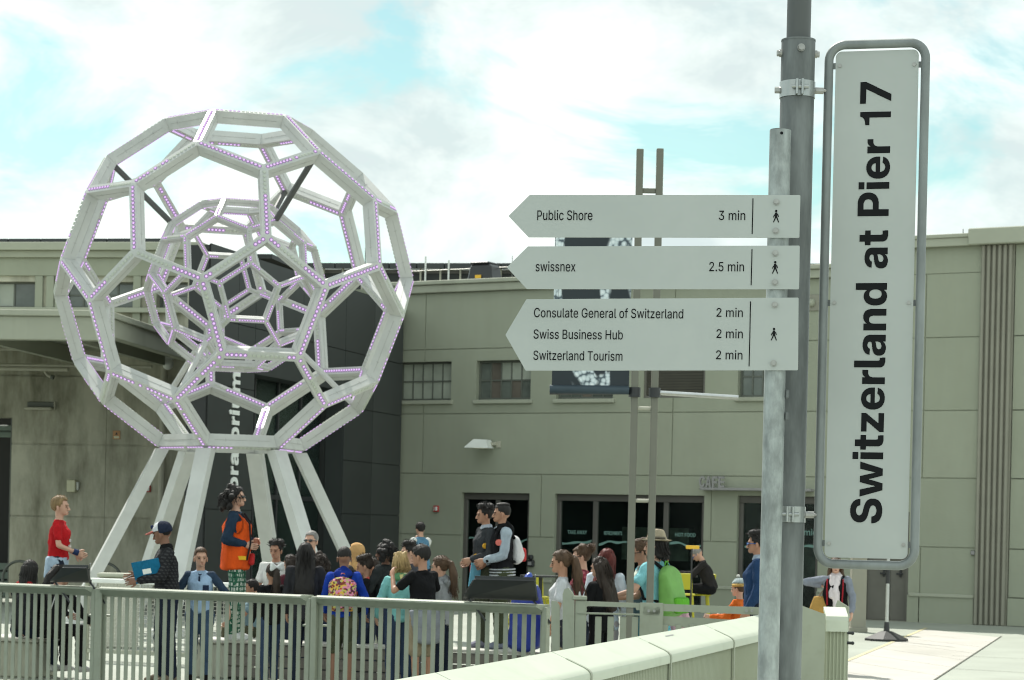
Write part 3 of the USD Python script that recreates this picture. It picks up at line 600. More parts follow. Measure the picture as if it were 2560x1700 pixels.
t, w, z = on_wall('security_camera', 'white dome camera hanging under the canopy', 'camera', 420, 895, LP, .5)
part(t, 'mount', cat(pcbox(LP, w - .10, z + .02, w + .10, z + .10, .1, .6, .02), pcbox(LP, w - .12, z - .02, w + .12, z + .03, .4, .62, .02)), M_white); part(t, 'dome', place(cat(ball((0, 0, 0), (.12, .14, .12), True)), LP.frame(w, z - .12, .5)), M_white)
t, w, z = on_wall('flood_light', 'cream floodlight beside the dome camera under the canopy', 'lamp', 395, 897, LP, .5)
part(t, 'housing', pcbox(LP, w - .09, z - .11, w + .07, z + .10, .3, .6, .03), M_offw); part(t, 'arm', pcbox(LP, w - .03, z - .02, w + .03, z + .04, .03, .3), M_pipe)
t, w, z = on_wall('sprinkler_pipe_end', 'short pale pipe elbow with a nozzle below the canopy pipes', 'pipe', 113, 930, LP, .6)
part(t, 'elbow', path_tube([LP.pt(w, z, .6) + np.array(q) for q in ((0, 0, .12), (0, 0, 0), (.06, 0, -.07), (.14, 0, -.1))], .035, 8), M_pipe); part(t, 'nozzle', rod(LP.pt(w + .14, z - .1, .6), LP.pt(w + .2, z - .12, .6), .05, n=10), M_munt)
# bike racks
for k, (x, yt) in enumerate(((50, 1400), (262, 1413))):
    c = at(x, 1400, 45.5); r = .38; zt_ = .90
    a = np.linspace(0, math.pi, 13); pts = [(c[0] - r, c[1], 0)] + [(c[0] - r * math.cos(q), c[1] + .12 * math.cos(q), zt_ - r + r * math.sin(q)) for q in a] + [(c[0] + r, c[1], 0)]
    t = thing('bike_rack', ('dark hoop bike rack by the doorway behind the boy in red', 'dark hoop bike rack behind the foot of the leftmost white leg')[k], 'bike rack', (c[0], c[1], 0))
    part(t, 'hoop', path_tube(pts, .03, 8), M_munt, True)
    for s in (-1, 1): part(t, 'foot_plate', cbx(c[0] + s * r - .06, c[1] - .06, 0, c[0] + s * r + .06, c[1] + .06, .012, .004), M_munt)
# square pillar and the weighted base with its pole on the right
p = atz(2143, 1580, 0)
t = thing('square_pillar', 'plain grey green pillar behind the end of the near fence', 'pillar', (p[0], p[1], 0))
part(t, 'shaft', cbx(p[0] - .14, p[1] - .14, 0, p[0] + .14, p[1] + .14, 2.2, .015), M_flute); part(t, 'cap', cbx(p[0] - .16, p[1] - .16, 2.2, p[0] + .16, p[1] + .16, 2.25, .01), M_flute); part(t, 'plinth', cbx(p[0] - .17, p[1] - .17, 0, p[0] + .17, p[1] + .17, .09, .01), M_flute)
p = atz(2216, 1602, 0)
t = thing('weighted_stand', 'black weighted base with a thin steel pole on the bright deck', 'stand', (p[0], p[1], 0))
n = 10; ring = lambda r, z: [(p[0] + r * math.cos(2 * math.pi * i / n), p[1] + r * math.sin(2 * math.pi * i / n), z) for i in range(n)]
part(t, 'base', Manifold.hull_points(np.array(ring(.38, 0) + ring(.38, .04) + ring(.14, .15) + ring(.09, .17))), mat('black_rubber', (0.014, 0.014, 0.014), 0.6, 0.2, 12.0))
part(t, 'collar', rod(p + [0, 0, .16], p + [0, 0, .33], .055, .04), M_blackm); part(t, 'pole', rod(p + [0, 0, .3], p + [0, 0, 2.5], .032), M_steel); part(t, 'sleeve', rod(p + [0, 0, 1.0], p + [0, 0, 1.35], .037), M_blackm)

# ------------------------------------------------------------------ lattice sphere sculpture
M_beam = mat('white_painted_steel', (0.53, 0.54, 0.515), 0.40, 0.10, 2.5, stain=((0.40, 0.41, 0.37), 2.0, 0.52, 0.8, 0.5, (1, 1, 0.4)))
M_led = glow('lilac_led', (0.80, 0.56, 0.95), .92)
M_halo = glow('violet_led_ring', (0.34, 0.20, 0.46), 0.62)
M_ledcup = mat('led_cup', (0.50, 0.53, 0.46), 0.4, 0.08, 20.0)
M_seam = mat('seam_grey', (0.40, 0.405, 0.38), 0.6, 0.1, 4.0)
M_strut = mat('dark_strut', (0.075, 0.078, 0.074), 0.5, 0.1, 4.0)
phi = (1 + 5 ** .5) / 2
VV = []
for base in [(0, 1, 3 * phi), (1, 2 + phi, 2 * phi), (phi, 2, 2 * phi + 1)]:
    for s_ in itertools.product(*[(1, -1) if b else (1,) for b in base]):
        v = [b * q for b, q in zip(base, s_)]
        for k in range(3): VV.append(np.roll(v, k))
VV = np.unique(np.round(VV, 9), axis=0); VV /= np.linalg.norm(VV[0])
ax_ = np.array([1, 1, 1]) / 3 ** .5; ex_ = np.cross(ax_, [0, 0, 1.]); ex_ /= np.linalg.norm(ex_); ey_ = np.cross(ax_, ex_)
VV = VV @ np.stack([ex_, ey_, ax_], 1)
yw = 0.9495; VV = VV @ np.array([[math.cos(yw), -math.sin(yw), 0], [math.sin(yw), math.cos(yw), 0], [0, 0, 1]]).T
SC = np.array([-4.743, 36.85, 3.925 + CAMZ])
dd = np.linalg.norm(VV[:, None] - VV[None], axis=2); el = dd[dd > .01].min()
EDGES = [(i, j) for i in range(60) for j in range(i + 1, 60) if dd[i, j] < el * 1.05]
rs = np.random.RandomState(3)
def beam(i, j, R, w, h):
    "edge of the lattice mitred at both ends: quad section, w across and h along the radius"
    p, q = VV[i], VV[j]; a = (q - p) / np.linalg.norm(q - p); m = (p + q) / 2; m = m / np.linalg.norm(m); b = np.cross(m, a); b /= np.linalg.norm(b)
    pts = []
    for P, s in ((p, 1), (q, -1)):
        for rr in (R, R - h):
            for t in (-1, 1):
                others = [k for k in range(60) if 0 < dd[(i if s == 1 else j), k] < el * 1.05 and k != (j if s == 1 else i)]
                # mitre: the face side t meets the neighbour on that side
                ds = [(VV[k] - P) / np.linalg.norm(VV[k] - P) for k in others]
                nb = max(ds, key=lambda d: np.dot(d, b) * t)
                tx = np.dot(nb, a * s); ty = np.dot(nb, b * t); th = math.atan2(ty, tx)
                back = (w / 2) / math.tan(th / 2)
                pts.append(P * rr + b * t * w / 2 + a * s * back)
    pts += [p * R, p * (R - h), q * R, q * (R - h)]
    pts = np.array(pts)      # p: out-, out+, in-, in+ ; q the same
    F_ = np.array([[0, 1, 5], [0, 5, 4], [2, 7, 3], [2, 6, 7], [0, 6, 2], [0, 4, 6], [1, 3, 7], [1, 7, 5], [0, 2, 9], [0, 9, 8], [8, 9, 3], [8, 3, 1], [5, 7, 11], [5, 11, 10], [10, 11, 6], [10, 6, 4], [0, 8, 1], [2, 3, 9], [4, 5, 10], [6, 11, 7]])
    return pts, F_, a, b, m
def disc(c, n, r, h, k=6, dome=True):
    h_ = np.array([0, 0, 1.]) if abs(n[2]) < .9 else np.array([1., 0, 0]); u = np.cross(n, h_); u /= np.linalg.norm(u); w = np.cross(n, u)
    t = np.arange(k) / k * 2 * np.pi; ring = np.outer(np.cos(t), u) + np.outer(np.sin(t), w)
    v = np.vstack([c + ring * r, c + ring * r * .75 + n * h, [c + n * h]]); f = []
    for i in range(k):
        j = (i + 1) % k; f += [[i, j, k + j], [i, k + j, k + i], [k + i, k + j, 2 * k]]
    return v, np.array(f)
sc_t = thing('lattice_sculpture', 'giant white lattice sphere of hexagons and pentagons with a smaller one inside, on six legs', 'sculpture', (SC[0], SC[1], 0))
for R, w, h, nl, rl, nm in ((3.0, .138, .215, 16, .031, 'beam'), (1.52, .078, .112, 13, .0195, 'inner_beam')):
    leds, cups, halos, seams = [], [], [], []
    for i, j in EDGES:
        pts, F_, a, b, m = beam(i, j, R, w, h)
        part(sc_t, nm, (pts + SC, F_), M_beam)
        for out in (1, 0):
            c = (pts[[0, 1]] if out else pts[[2, 3]]).mean(0); d = (pts[[4, 5]] if out else pts[[6, 7]]).mean(0)
            run = rs.rand() < .42; s0 = rs.randint(0, nl - 3); s1 = rs.randint(4, 14)
            for k in range(nl):
                x = c + (d - c) * (k + .5) / nl; nrm = m if out else -m
                off = (run and s0 <= k <= s0 + s1) or rs.rand() < .03
                (cups if off else leds).append(disc(x + SC + nrm * .0005, nrm, rl * (1.0 if off else .74), .012, 8))
                if not off: halos.append(disc(x + SC + nrm * .0004, nrm, rl * 1.12, .004, 8))
        for s in (-1, 1):           # weld seams and bolts on the flanks
            x = (pts[[0, 2, 4, 6]] if s < 0 else pts[[1, 3, 5, 7]]).mean(0)
            L_ = np.linalg.norm(pts[4] - pts[0]) * .8
            seams.append(bar(x - a * L_ / 2 + b * s * .001 + SC, x + a * L_ / 2 + b * s * .001 + SC, .007, .004, b))
            for q in (-.3, .3): seams.append(bar(x + a * L_ * q - m * h * .12 + b * s * .001 + SC, x + a * L_ * q + m * h * .12 + b * s * .001 + SC, .006, .004, b))
    part(sc_t, 'led_lights' if nm == 'beam' else 'inner_led_lights', cat(leds), M_led, kind='stuff')
    part(sc_t, 'led_rings' if nm == 'beam' else 'inner_led_rings', cat(halos), M_halo, kind='stuff')
    part(sc_t, 'led_cups' if nm == 'beam' else 'inner_led_cups', cat(cups), M_ledcup, kind='stuff')
    part(sc_t, 'seam_lines' if nm == 'beam' else 'inner_seam_lines', cat(seams), M_seam, kind='stuff')
# radial struts between the two spheres
def near_vertex(px):
    best = None
    for k in range(60):
        P = VV[k] * 3.0 + SC; u, v = P[0] / P[1] * F, -(P[2] - CAMZ) / P[1] * F
        x, y = CX + u * CR - v * SR, HY + u * SR + v * CR; d = math.hypot(x - px[0], y - px[1])
        if best is None or d < best[0]: best = (d, k)
    return best[1]
k0, k1 = near_vertex((263, 392)), near_vertex((796, 376))
for k in (k0, k1):
    part(sc_t, 'strut', rod(VV[k] * 2.8 + SC, VV[k] * 1.5 + SC, .05, n=8), M_strut, label='dark strut')
r3 = lambda k, a: min(range(60), key=lambda q: np.linalg.norm(VV[q] - np.array([VV[k][0] * math.cos(a) - VV[k][1] * math.sin(a), VV[k][0] * math.sin(a) + VV[k][1] * math.cos(a), VV[k][2]])))
third = [r3(k0, 2 * math.pi / 3), r3(k0, -2 * math.pi / 3)]
third = max(third, key=lambda q: np.linalg.norm(VV[q] - VV[k1]))
for k in (third,): part(sc_t, 'strut', rod(VV[k] * 2.8 + SC, VV[k] * 1.5 + SC, .05, n=8), M_strut)
for k in (k0, k1, third):
    q = min(range(60), key=lambda q: np.linalg.norm(VV[q] + VV[k])); part(sc_t, 'strut', rod(VV[q] * 2.8 + SC, VV[q] * 1.5 + SC, .05, n=8), M_beam)
# legs from the bottom hexagon
bot = [k for k in range(60) if VV[k][2] < -.9]
for k in bot:
    P = VV[k] * 3.0 + SC; rad = np.array([VV[k][0], VV[k][1], 0]); rad /= np.linalg.norm(rad)
    tan = np.array([-rad[1], rad[0], 0]); top = P + np.array([0, 0, .12]) - rad * .05; foot = np.array([SC[0], SC[1], .1]) + rad * 2.62
    vs = []
    for C, s in ((top, 1.0), (foot, 1.0)):
        a = foot - top; a /= np.linalg.norm(a); nn = np.cross(tan, a)
        for x, y in ((-1, -1), (1, -1), (1, 1), (-1, 1)): vs.append(C + tan * x * .13 + nn * y * .115)
    vs = np.array(vs); vs[:4, 2] = P[2] - .02 + (vs[:4, 2] - vs[:4, 2].mean()) * .1; vs[4:, 2] = .1
    part(sc_t, 'leg', VF(Manifold.hull_points(vs)), M_beam)
    part(sc_t, 'foot_plate', cbx(foot[0] - .26, foot[1] - .26, 0.0, foot[0] + .26, foot[1] + .26, .11, .01), M_beam)
# mesh barrier round the foot of the sculpture
M_mesh = mat('galvanised_mesh', (0.42, 0.42, 0.37), 0.45, 0.1, 8.0, metal=0.6)
t = thing('mesh_barrier', 'low wire mesh barrier with a white top rail in front of the lattice sphere', 'barrier', at(420, 1660, 27.6) * [1, 1, 0])
bp = [at(215, 1450, 28.4) * [1, 1, 0], at(700, 1450, 27.4) * [1, 1, 0], at(1010, 1450, 27.4) * [1, 1, 0]]
wires = []
for p, q in zip(bp[:-1], bp[1:]):
    a = (q - p) / np.linalg.norm(q - p); L = np.linalg.norm(q - p)
    part(t, 'top_rail', bar(p + [0, 0, 1.03], q + [0, 0, 1.03], .14, .06, c=.008), M_white)
    part(t, 'bottom_rail', bar(p + [0, 0, .12], q + [0, 0, .12], .05, .05), M_trim)
    for k in range(int(L / 1.2) + 1):
        x = p + a * min(k * 1.2 + .03, L - .03); part(t, 'post', bar(x, x + [0, 0, 1.0], .05, .05, a), M_trim)
    for k in range(int(L / .05)): x = p + a * (k * .05 + .02); wires.append(bar(x + [0, 0, .14], x + [0, 0, 1.0], .007, .007, a))
    for k in range(17): z = .15 + k * .05; wires.append(bar(p + [0, 0, z], q + [0, 0, z], .007, .007))
part(t, 'wire_mesh', cat(wires), M_mesh, kind='stuff')
t = thing('low_wall', 'grey green low wall behind the mesh barrier at left', 'wall', at(290, 1660, 31.0) * [1, 1, 0])
p, q = at(246, 1440, 31.0), at(340, 1440, 31.0)
part(t, 'wall_block', cbx(p[0], 31.0, 0, q[0], 31.35, 1.0, .02), M_conc2); part(t, 'coping', cbx(p[0] - .02, 30.97, 1.003, q[0] + .02, 31.38, 1.06, .015), M_trim)

# ------------------------------------------------------------------ signpost and its signs
M_galv = mat('galvanised_steel', (0.335, 0.365, 0.355), 0.5, 0.38, 26.0, metal=0.5, bump=0.2, bscale=60.0, stretch=(1, 1, .5), stain=((0.17, 0.185, 0.18), 14.0, 0.46, 0.66, 0.75, (1, 1, .35)), bdist=.002)
M_galvd = mat('weathered_galvanised_steel', (0.175, 0.19, 0.187), 0.55, 0.40, 16.0, metal=0.45, stretch=(1, 1, .25), stain=((0.075, 0.082, 0.082), 7.0, 0.44, 0.66, 0.75, (1, 1, .22)))
M_polet = mat('dark_grey_pole', (0.075, 0.082, 0.08), 0.5, 0.15, 8.0, stretch=(1, 1, .2))
M_sign = mat('sign_aluminium', (0.405, 0.432, 0.412), 0.38, 0.05, 2.5, spec=0.4, stain=((0.48, 0.50, 0.47), 3.0, 0.55, 0.85, 0.5, (1, 1, 1)))
M_ink = mat('black_print', (0.010, 0.011, 0.012), 0.7, 0.1, 20.0, spec=.12)
M_frm = mat('galvanised_frame', (0.225, 0.245, 0.24), 0.5, 0.2, 14.0, metal=0.5, stretch=(1, 1, .35), stain=((0.14, 0.15, 0.15), 9.0, 0.48, 0.75, 0.55, (1, 1, .3)))
M_bolt = mat('bolt_steel', (0.36, 0.36, 0.34), 0.4, 0.2, 40.0, metal=0.8)
DP = 7.1
pc = at(1978, 900, DP + .10)                        # axis of the thick post
def post_pt(x, y, d): return at(x, y, d)
b0, b1 = at(1960, 1900, DP + .1), at(1997, 140, DP + .1)
gz = 0.0
axis = (b1 - b0) / np.linalg.norm(b1 - b0)
def on_axis(y):                                     # thick post axis at photograph row y (plumb post)
    x = 1978 - (y - 900) * SR / CR; return at(x, y, DP + .10)
def plumb(x, y, d): return at(x, y, d)
px_, py_ = pc[0], pc[1]
zrow = lambda y: at(1978, y, DP + .1)[2]
sp = thing('sign_post', 'galvanised steel signpost of two joined tubes with a dark upper pole', 'post', (px_, py_, 0))
part(sp, 'post', rod((px_, py_, 0), (px_, py_, zrow(104)), .0555, n=40), M_galvd, 40)
part(sp, 'collar', cat(rod((px_, py_, zrow(104)), (px_, py_, zrow(100)), .0565, n=40)), M_galvd, 40)
part(sp, 'upper_pole', rod((px_, py_, zrow(103)), (px_, py_, 5.2), .0395, n=32), M_polet, 40)
part(sp, 'base_flange', rod((px_, py_, 0), (px_, py_, .025), .16, n=24), M_galv)
for a in (-90, 0, 180):
    d = np.array([math.cos(math.radians(a + 2)), math.sin(math.radians(a + 2)), 0]); c = np.array([px_, py_, zrow(128 if a == -90 else 134)])
    part(sp, 'bolt', cat(rod(c + d * .054, c + d * .062, .013, n=12), rod(c + d * .062, c + d * .070, .0105, n=6)), M_bolt)
fx = at(1938, 900, DP - .02); fpx, fpy = fx[0], fx[1] + .0     # slim front tube
zf_ = lambda y: at(1938, y, DP - .02)[2]
part(sp, 'slim_post', rod((fpx, fpy, 0), (fpx, fpy, zf_(326)), .0345, n=36), M_galv, 40)
part(sp, 'end_cap', rod((fpx, fpy, zf_(326)), (fpx, fpy, zf_(324)), .033, n=28), M_galvd)
c = np.array([fpx, fpy, zf_(337)]); part(sp, 'drain_hole', rod(c + [0, -.0335, 0], c + [0, -.0352, 0], .005, n=12), M_ink)
for y in (985, 1040):
    p = np.array([fpx + .034, fpy - .008, zf_(y)]); part(sp, 'lug', cbx(p[0], p[1] - .008, p[2] - .014, p[0] + .012, p[1] + .008, p[2] + .014, .003), M_galvd)
p = np.array([fpx, fpy, zf_(1000)])
# clamps that hold the framed sign
M_zinc = mat('bright_zinc', (0.40, 0.42, 0.41), 0.3, 0.1, 10.0, metal=0.85)
for y, yr in ((226, 226), (1286, 1286)):
    z = zrow(y); h = .026
    part(sp, 'clamp', rod((px_, py_, z - h), (px_, py_, z + h), .0585, n=36), M_zinc, 40)
    part(sp, 'clamp_bolt', cat(rod((px_ + .057, py_ - .005, z), (px_ + .085, py_ - .005, z), .011, n=10), rod((px_ + .085, py_ - .005, z), (px_ + .104, py_ - .005, z), .006, n=8)), M_bolt); part(sp, 'clamp_bolt', rod((px_ - .057, py_, z), (px_ - .074, py_, z), .011, n=6), M_bolt)
    part(sp, 'clamp_lug', cat(cbx(px_ - .014, py_ - .078, z - h, px_ - .006, py_ - .055, z + h, .002), cbx(px_ + .004, py_ - .078, z - h, px_ + .012, py_ - .055, z + h, .002), rod((px_ - .026, py_ - .067, z), (px_ + .028, py_ - .067, z), .0065, n=8)), M_zinc)

# finger boards: corners as seen in the photograph, on a plane turned 8.4 degrees
FB = Plane(at(1938, 760, DP - .058), -8.4)
def pict(pl, w, z, h, d):
    "walking figure"
    s = h / 10.0
    limbs = [((0, 6.8), (0, 4.2), 1.0), ((-.1, 6.9), (-1.5, 5.2), .42), ((-1.5, 5.2), (-2.1, 3.9), .34), ((.2, 6.9), (1.5, 5.6), .42), ((1.5, 5.6), (2.0, 4.3), .34), ((-.25, 4.4), (-1.0, 2.2), .5), ((-1.0, 2.2), (-2.0, 0), .42), ((.25, 4.4), (1.1, 2.3), .5), ((1.1, 2.3), (2.0, 0), .42)]
    from shapely.geometry import LineString, Point
    g = union_all([Point(0, 8.9).buffer(.95)] + [LineString([a, b]).buffer(r) for a, b, r in limbs]).simplify(.05)
    return place(extr(affinity.scale(g, s, s, origin=(0, 0)), .0008), pl.frame(w, z, d))
def finger(label, tip, tl, bl, tr, br, lines, rule_x, bolts, fig):
    P = [FB.wz(*q) for q in (tip, tl, tr, br, bl)]
    t = thing('finger_sign', label, 'sign', FB.pt(*FB.wz((tip[0] + tr[0]) / 2, br[1])))
    poly = Polygon(P).buffer(-.004).buffer(.004)
    part(t, 'panel', place(extr(poly, .006), FB.frame(d=-.006)), M_sign)
    D = .0004
    for txt, x0, x1, yb, cap in lines:
        w0, z0 = FB.wz(x0, yb); w1, _ = FB.wz(x1, yb); zc = FB.wz(x0, yb - cap)[1] - z0
        part(t, 'lettering', lettering(txt, FB.frame(w0, z0, D), zc, w1 - w0, 430, .0007), M_ink)
    (xa, ya), (xb, yb) = rule_x
    w0, z1 = FB.wz(xa, ya); w1, z0 = FB.wz(xb, yb); part(t, 'rule', pbox(FB, w0 - .0016, z0, w0 + .0016, z1, D, D + .0007), M_ink)
    for bx_, by_ in bolts:
        w, z = FB.wz(bx_, by_); part(t, 'bolt', cat(place(rod((0, 0, 0), (0, 0, .003), .0105, n=14), FB.frame(w, z, 0)), place(rod((0, 0, .003), (0, 0, .008), .0075, n=6), FB.frame(w, z, 0))), M_bolt)
    w, z = FB.wz(fig[0], fig[1]); part(t, 'walker_symbol', pict(FB, w, z, FB.wz(fig[0], fig[1] - 31)[1] - z, D), M_ink)
    hb = FB.wz(tr[0], br[1])[1]; ht = FB.wz(tr[0], tr[1])[1]
    wv_, _ = FB.wz(1938, 700); part(t, 'back_bracket', pbox(FB, wv_ - .03, hb + .02, wv_ + .03, ht - .02, -.024, -.0065), M_galvd)
finger('grey arrow sign pointing left reading Public Shore 3 min, top one on the post', (1271, 540), (1324, 487.5), (1321, 593), (2001, 487.5), (1998.5, 594.5),
       [('Public Shore', 1343, 1481, 550, 24), ('3 min', 1797, 1863, 550, 23)], ((1882.5, 496), (1880.5, 585)), [(1941, 505), (1939.5, 577)], (1940, 555))
finger('grey arrow sign pointing left reading swissnex 2.5 min, in the middle', (1267, 668.5), (1320, 616), (1317, 722.5), (1999.5, 614), (1997.5, 723),
       [('swissnex', 1339, 1438.5, 678, 24), ('2.5 min', 1773, 1860, 678, 23)], ((1880, 623), (1878, 713)), [(1938.5, 633), (1937.5, 706)], (1937.5, 683))
finger('tall grey arrow sign with three lines of text, lowest on the post', (1263.5, 837), (1316, 748), (1314, 926.5), (1996.5, 744), (1995, 925.5),
       [('Consulate General of Switzerland', 1335, 1708, 793, 23), ('Swiss Business Hub', 1334, 1557, 846.5, 23), ('Switzerland Tourism', 1333.5, 1556, 899.5, 23), ('2 min', 1791, 1857, 792, 22), ('2 min', 1791, 1857, 845, 22), ('2 min', 1790, 1856, 898, 22)],
       ((1876.5, 753.5), (1874.5, 916)), [(1937, 762), (1934, 908)], (1934.5, 850))
# framed vertical sign
VS = Plane(at(2190, 800, DP + .06), -14.0)
fs = thing('framed_sign', 'tall grey panel in a tubular steel frame with vertical lettering Switzerland at Pier 17', 'sign', VS.pt(*VS.wz(2170, 1420)))
def wz4(x, y): return VS.wz(x, y)
wl = np.mean([wz4(x, y)[0] for x, y in ((2068, 200), (2050, 1300))]); wr = np.mean([wz4(x, y)[0] for x, y in ((2309, 200), (2292, 1300))])
zt4 = np.mean([wz4(2110, 113)[1], wz4(2260, 107)[1]]); zb4 = np.mean([wz4(2090, 1411)[1], wz4(2260, 1414)[1]])
R_ = .052; fr_pts = []
for (cx, cz), a0 in (((wr - R_, zt4 - R_), 0), ((wl + R_, zt4 - R_), 90), ((wl + R_, zb4 + R_), 180), ((wr - R_, zb4 + R_), 270)):
    for a in np.radians(a0 + np.linspace(0, 90, 9)): fr_pts.append(VS.pt(cx + R_ * math.cos(a), cz + R_ * math.sin(a), 0))
part(fs, 'frame', path_tube(fr_pts, .0148, 16, True), M_frm, True)
pm = .022
pp = sbox(wl + pm, zb4 + pm, wr - pm, zt4 - pm).buffer(-.02).buffer(.02)
part(fs, 'panel', place(extr(pp, .004), VS.frame(d=-.002)), M_sign)
# lettering reads upwards: base line along the right
xb, yb_ = 2214, 1308
w_base = np.mean([wz4(2207, 1300)[0], wz4(2226, 230)[0]]); z_s = wz4(2170, 1308)[1]; z_e = wz4(2180, 205)[1]; w_cap = np.mean([wz4(2130, 1300)[0], wz4(2148, 215)[0]])
cap = w_base - w_cap
TPoly = text_poly('Switzerland at Pier 17', 760); gl = []                                             # square dots and a figure one without a foot, as on the sign
gs_ = sorted(TPoly.geoms, key=lambda g: g.bounds[0])
for k_, g in enumerate(gs_):
    x0_, y0_, x1_, y1_ = g.bounds
    if y0_ > .75 and y1_ - y0_ < .3: g = sbox(x0_ + .005, .80, x1_ - .005, .985)
    elif k_ == len(gs_) - 2:
        sx_ = x0_ + (x1_ - x0_) * .50; w__ = .185
        g = Polygon([(sx_, 0), (sx_ + w__, 0), (sx_ + w__, .985), (sx_ + .035, .985), (sx_ + .01, .915), (sx_ - .05, .855), (sx_ - .15, .825), (sx_ - .245, .818), (sx_ - .245, .685), (sx_, .685)])
    gl.append(affinity.translate(g, -.12 if k_ == len(gs_) - 2 else (-.19 if k_ == len(gs_) - 1 else 0), 0))
TPoly = MultiPolygon(gl); TPoly = affinity.translate(TPoly, -TPoly.bounds[0], 0)
TPoly = affinity.scale(TPoly, (z_e - z_s) / (TPoly.bounds[2]), cap, origin=(0, 0)); TPoly = affinity.rotate(TPoly, 90, origin=(0, 0))
for g in sorted(TPoly.geoms, key=lambda g: g.bounds[1]): part(fs, 'letter', place(extr(g, .0009), VS.frame(w_base, z_s, .0023)), M_ink)
for x, y in ((2086, 165), (2288, 161), (2077, 757), (2282, 757), (2066, 1358), (2270, 1362)):
    w, z = wz4(x, y); s = -1 if x < 2170 else 1; w = wl + pm + .014 if s < 0 else wr - pm - .014
    part(fs, 'screw', place(rod((0, 0, .002), (0, 0, .0055), .0065, n=12), VS.frame(w, z, 0)), M_bolt); part(fs, 'tab', pbox(VS, min(w, w + s * .022), z - .010, max(w, w + s * .022), z + .010, -.006, -.0025), M_galvd)

# ------------------------------------------------------------------ banner pole
M_mast = mat('taupe_painted_steel', (0.150, 0.150, 0.118), 0.5, 0.08, 3.0)
M_banner = usdkit.material(stage, '/World/Looks/banner_print', {
    'p': ('principled_bsdf', {'roughness': 0.7}), 'tc': ('texture_coordinate', {}), 'v': ('voronoi_texture', {'scale': 22.0}), 'n': ('noise_texture', {'scale': 1.1, 'detail': 3.0, 'distortion': 1.2}),
    'm': ('mapping', {'scale': (1.6, 1, .55), 'location': (.3, 0, .2), 'rotation': (0, .5, 0)}), 'nr': ('rgb_ramp', {'ramp': [(0, (0, 0, 0)), (.50, (0, 0, 0)), (.53, (1, 1, 1)), (.60, (1, 1, 1)), (.64, (0, 0, 0)), (1, (0, 0, 0))]}),
    'vr': ('rgb_ramp', {'ramp': [(0, (.8, .84, .84)), (.5, (.55, .62, .64)), (.75, (.10, .13, .15)), (1, (.05, .06, .07))]}), 'x': ('mix_color', {'a': (.018, .026, .032)})},
    [('tc.object', 'v.vector'), ('tc.object', 'm.vector'), ('m.vector', 'n.vector'), ('n.fac', 'nr.fac'), ('v.distance', 'vr.fac'), ('nr.color', 'x.fac'), ('vr.color', 'x.b'), ('x.result', 'p.base_color')], surface='p.BSDF')
DB = 22.6
m0, m1 = at(1586, 1000, DB), at(1636, 1000, DB)
ztm, ztm2 = at(1598, 373, DB)[2], at(1650, 372, DB)[2]
bp_ = thing('banner_mast', 'tall twin tube mast carrying banner arms behind the finger signs', 'mast', (m0[0], DB, 0))
for m_, zt_ in ((m0, ztm), (m1, ztm2)): part(bp_, 'tube', cbx(m_[0] - .036, DB - .036, 0, m_[0] + .036, DB + .036, zt_, .006), M_mast)
for y in (478, 1021, 1252): z = at(1610, y, DB)[2]; part(bp_, 'rung', rod((m0[0] + .03, DB, z), (m1[0] - .03, DB, z), .02, n=8) if y > 500 else cbx(m0[0] + .036, DB - .02, z - .02, m1[0] - .036, DB + .02, z + .03, .005), M_pipe if y > 500 else M_mast)
zlo = at(1600, 981, DB)[2]; zhi = at(1600, 505, DB)[2]
for m_ in (m0, m1): part(bp_, 'arm_collar', rod((m_[0], DB, zlo - .05), (m_[0], DB, zlo + .05), .062, n=14), M_blackm)
xl, xr_ = at(1374, 981, DB)[0], at(1846, 981, DB)[0]
part(bp_, 'arm', rod((xl, DB, zlo - .02), (m0[0] - .05, DB, zlo), .024, n=8), M_blackm); part(bp_, 'arm', rod((m1[0] + .05, DB, zlo), (xr_, DB, zlo - .03), .024, n=8), M_steel)
part(bp_, 'arm', rod((xl, DB, zhi), (m0[0] - .05, DB, zhi), .02, n=8), M_blackm); part(bp_, 'arm', rod((m1[0] + .03, DB, zhi + .05), (m1[0] + .16, DB, zhi + .03), .03, n=8), M_mast)
nx, nz = 14, 24; gx, gzv = np.meshgrid(np.linspace(xl + .02, m0[0] - .06, nx), np.linspace(zlo, zhi, nz), indexing='ij')
gy = DB - .03 + .035 * np.sin(gx * 5.0 + gzv * .8) * np.sin(np.pi * (gzv - zlo) / (zhi - zlo)) - .0
V0 = np.stack([gx, gy, gzv], -1).reshape(-1, 3); fq = []
for i in range(nx - 1):
    for j in range(nz - 1): a = i * nz + j; fq += [[a, a + nz, a + nz + 1], [a, a + nz + 1, a + 1]]
fq = np.array(fq); V1 = V0 + [0, .004, 0]
bn = thing('banner', 'black hanging banner with white bubble pattern between the finger signs', 'banner', (V0[:, 0].mean(), DB, zlo))
part(bn, 'cloth', cat((V0, fq), (V1, fq[:, ::-1])), M_banner, True); part(bn, 'bottom_sleeve', rod((xl, DB - .03, zlo + .01), (m0[0] - .06, DB - .03, zlo + .02), .045, n=10), mat('banner_sleeve', (.035, .055, .07), .7), True)

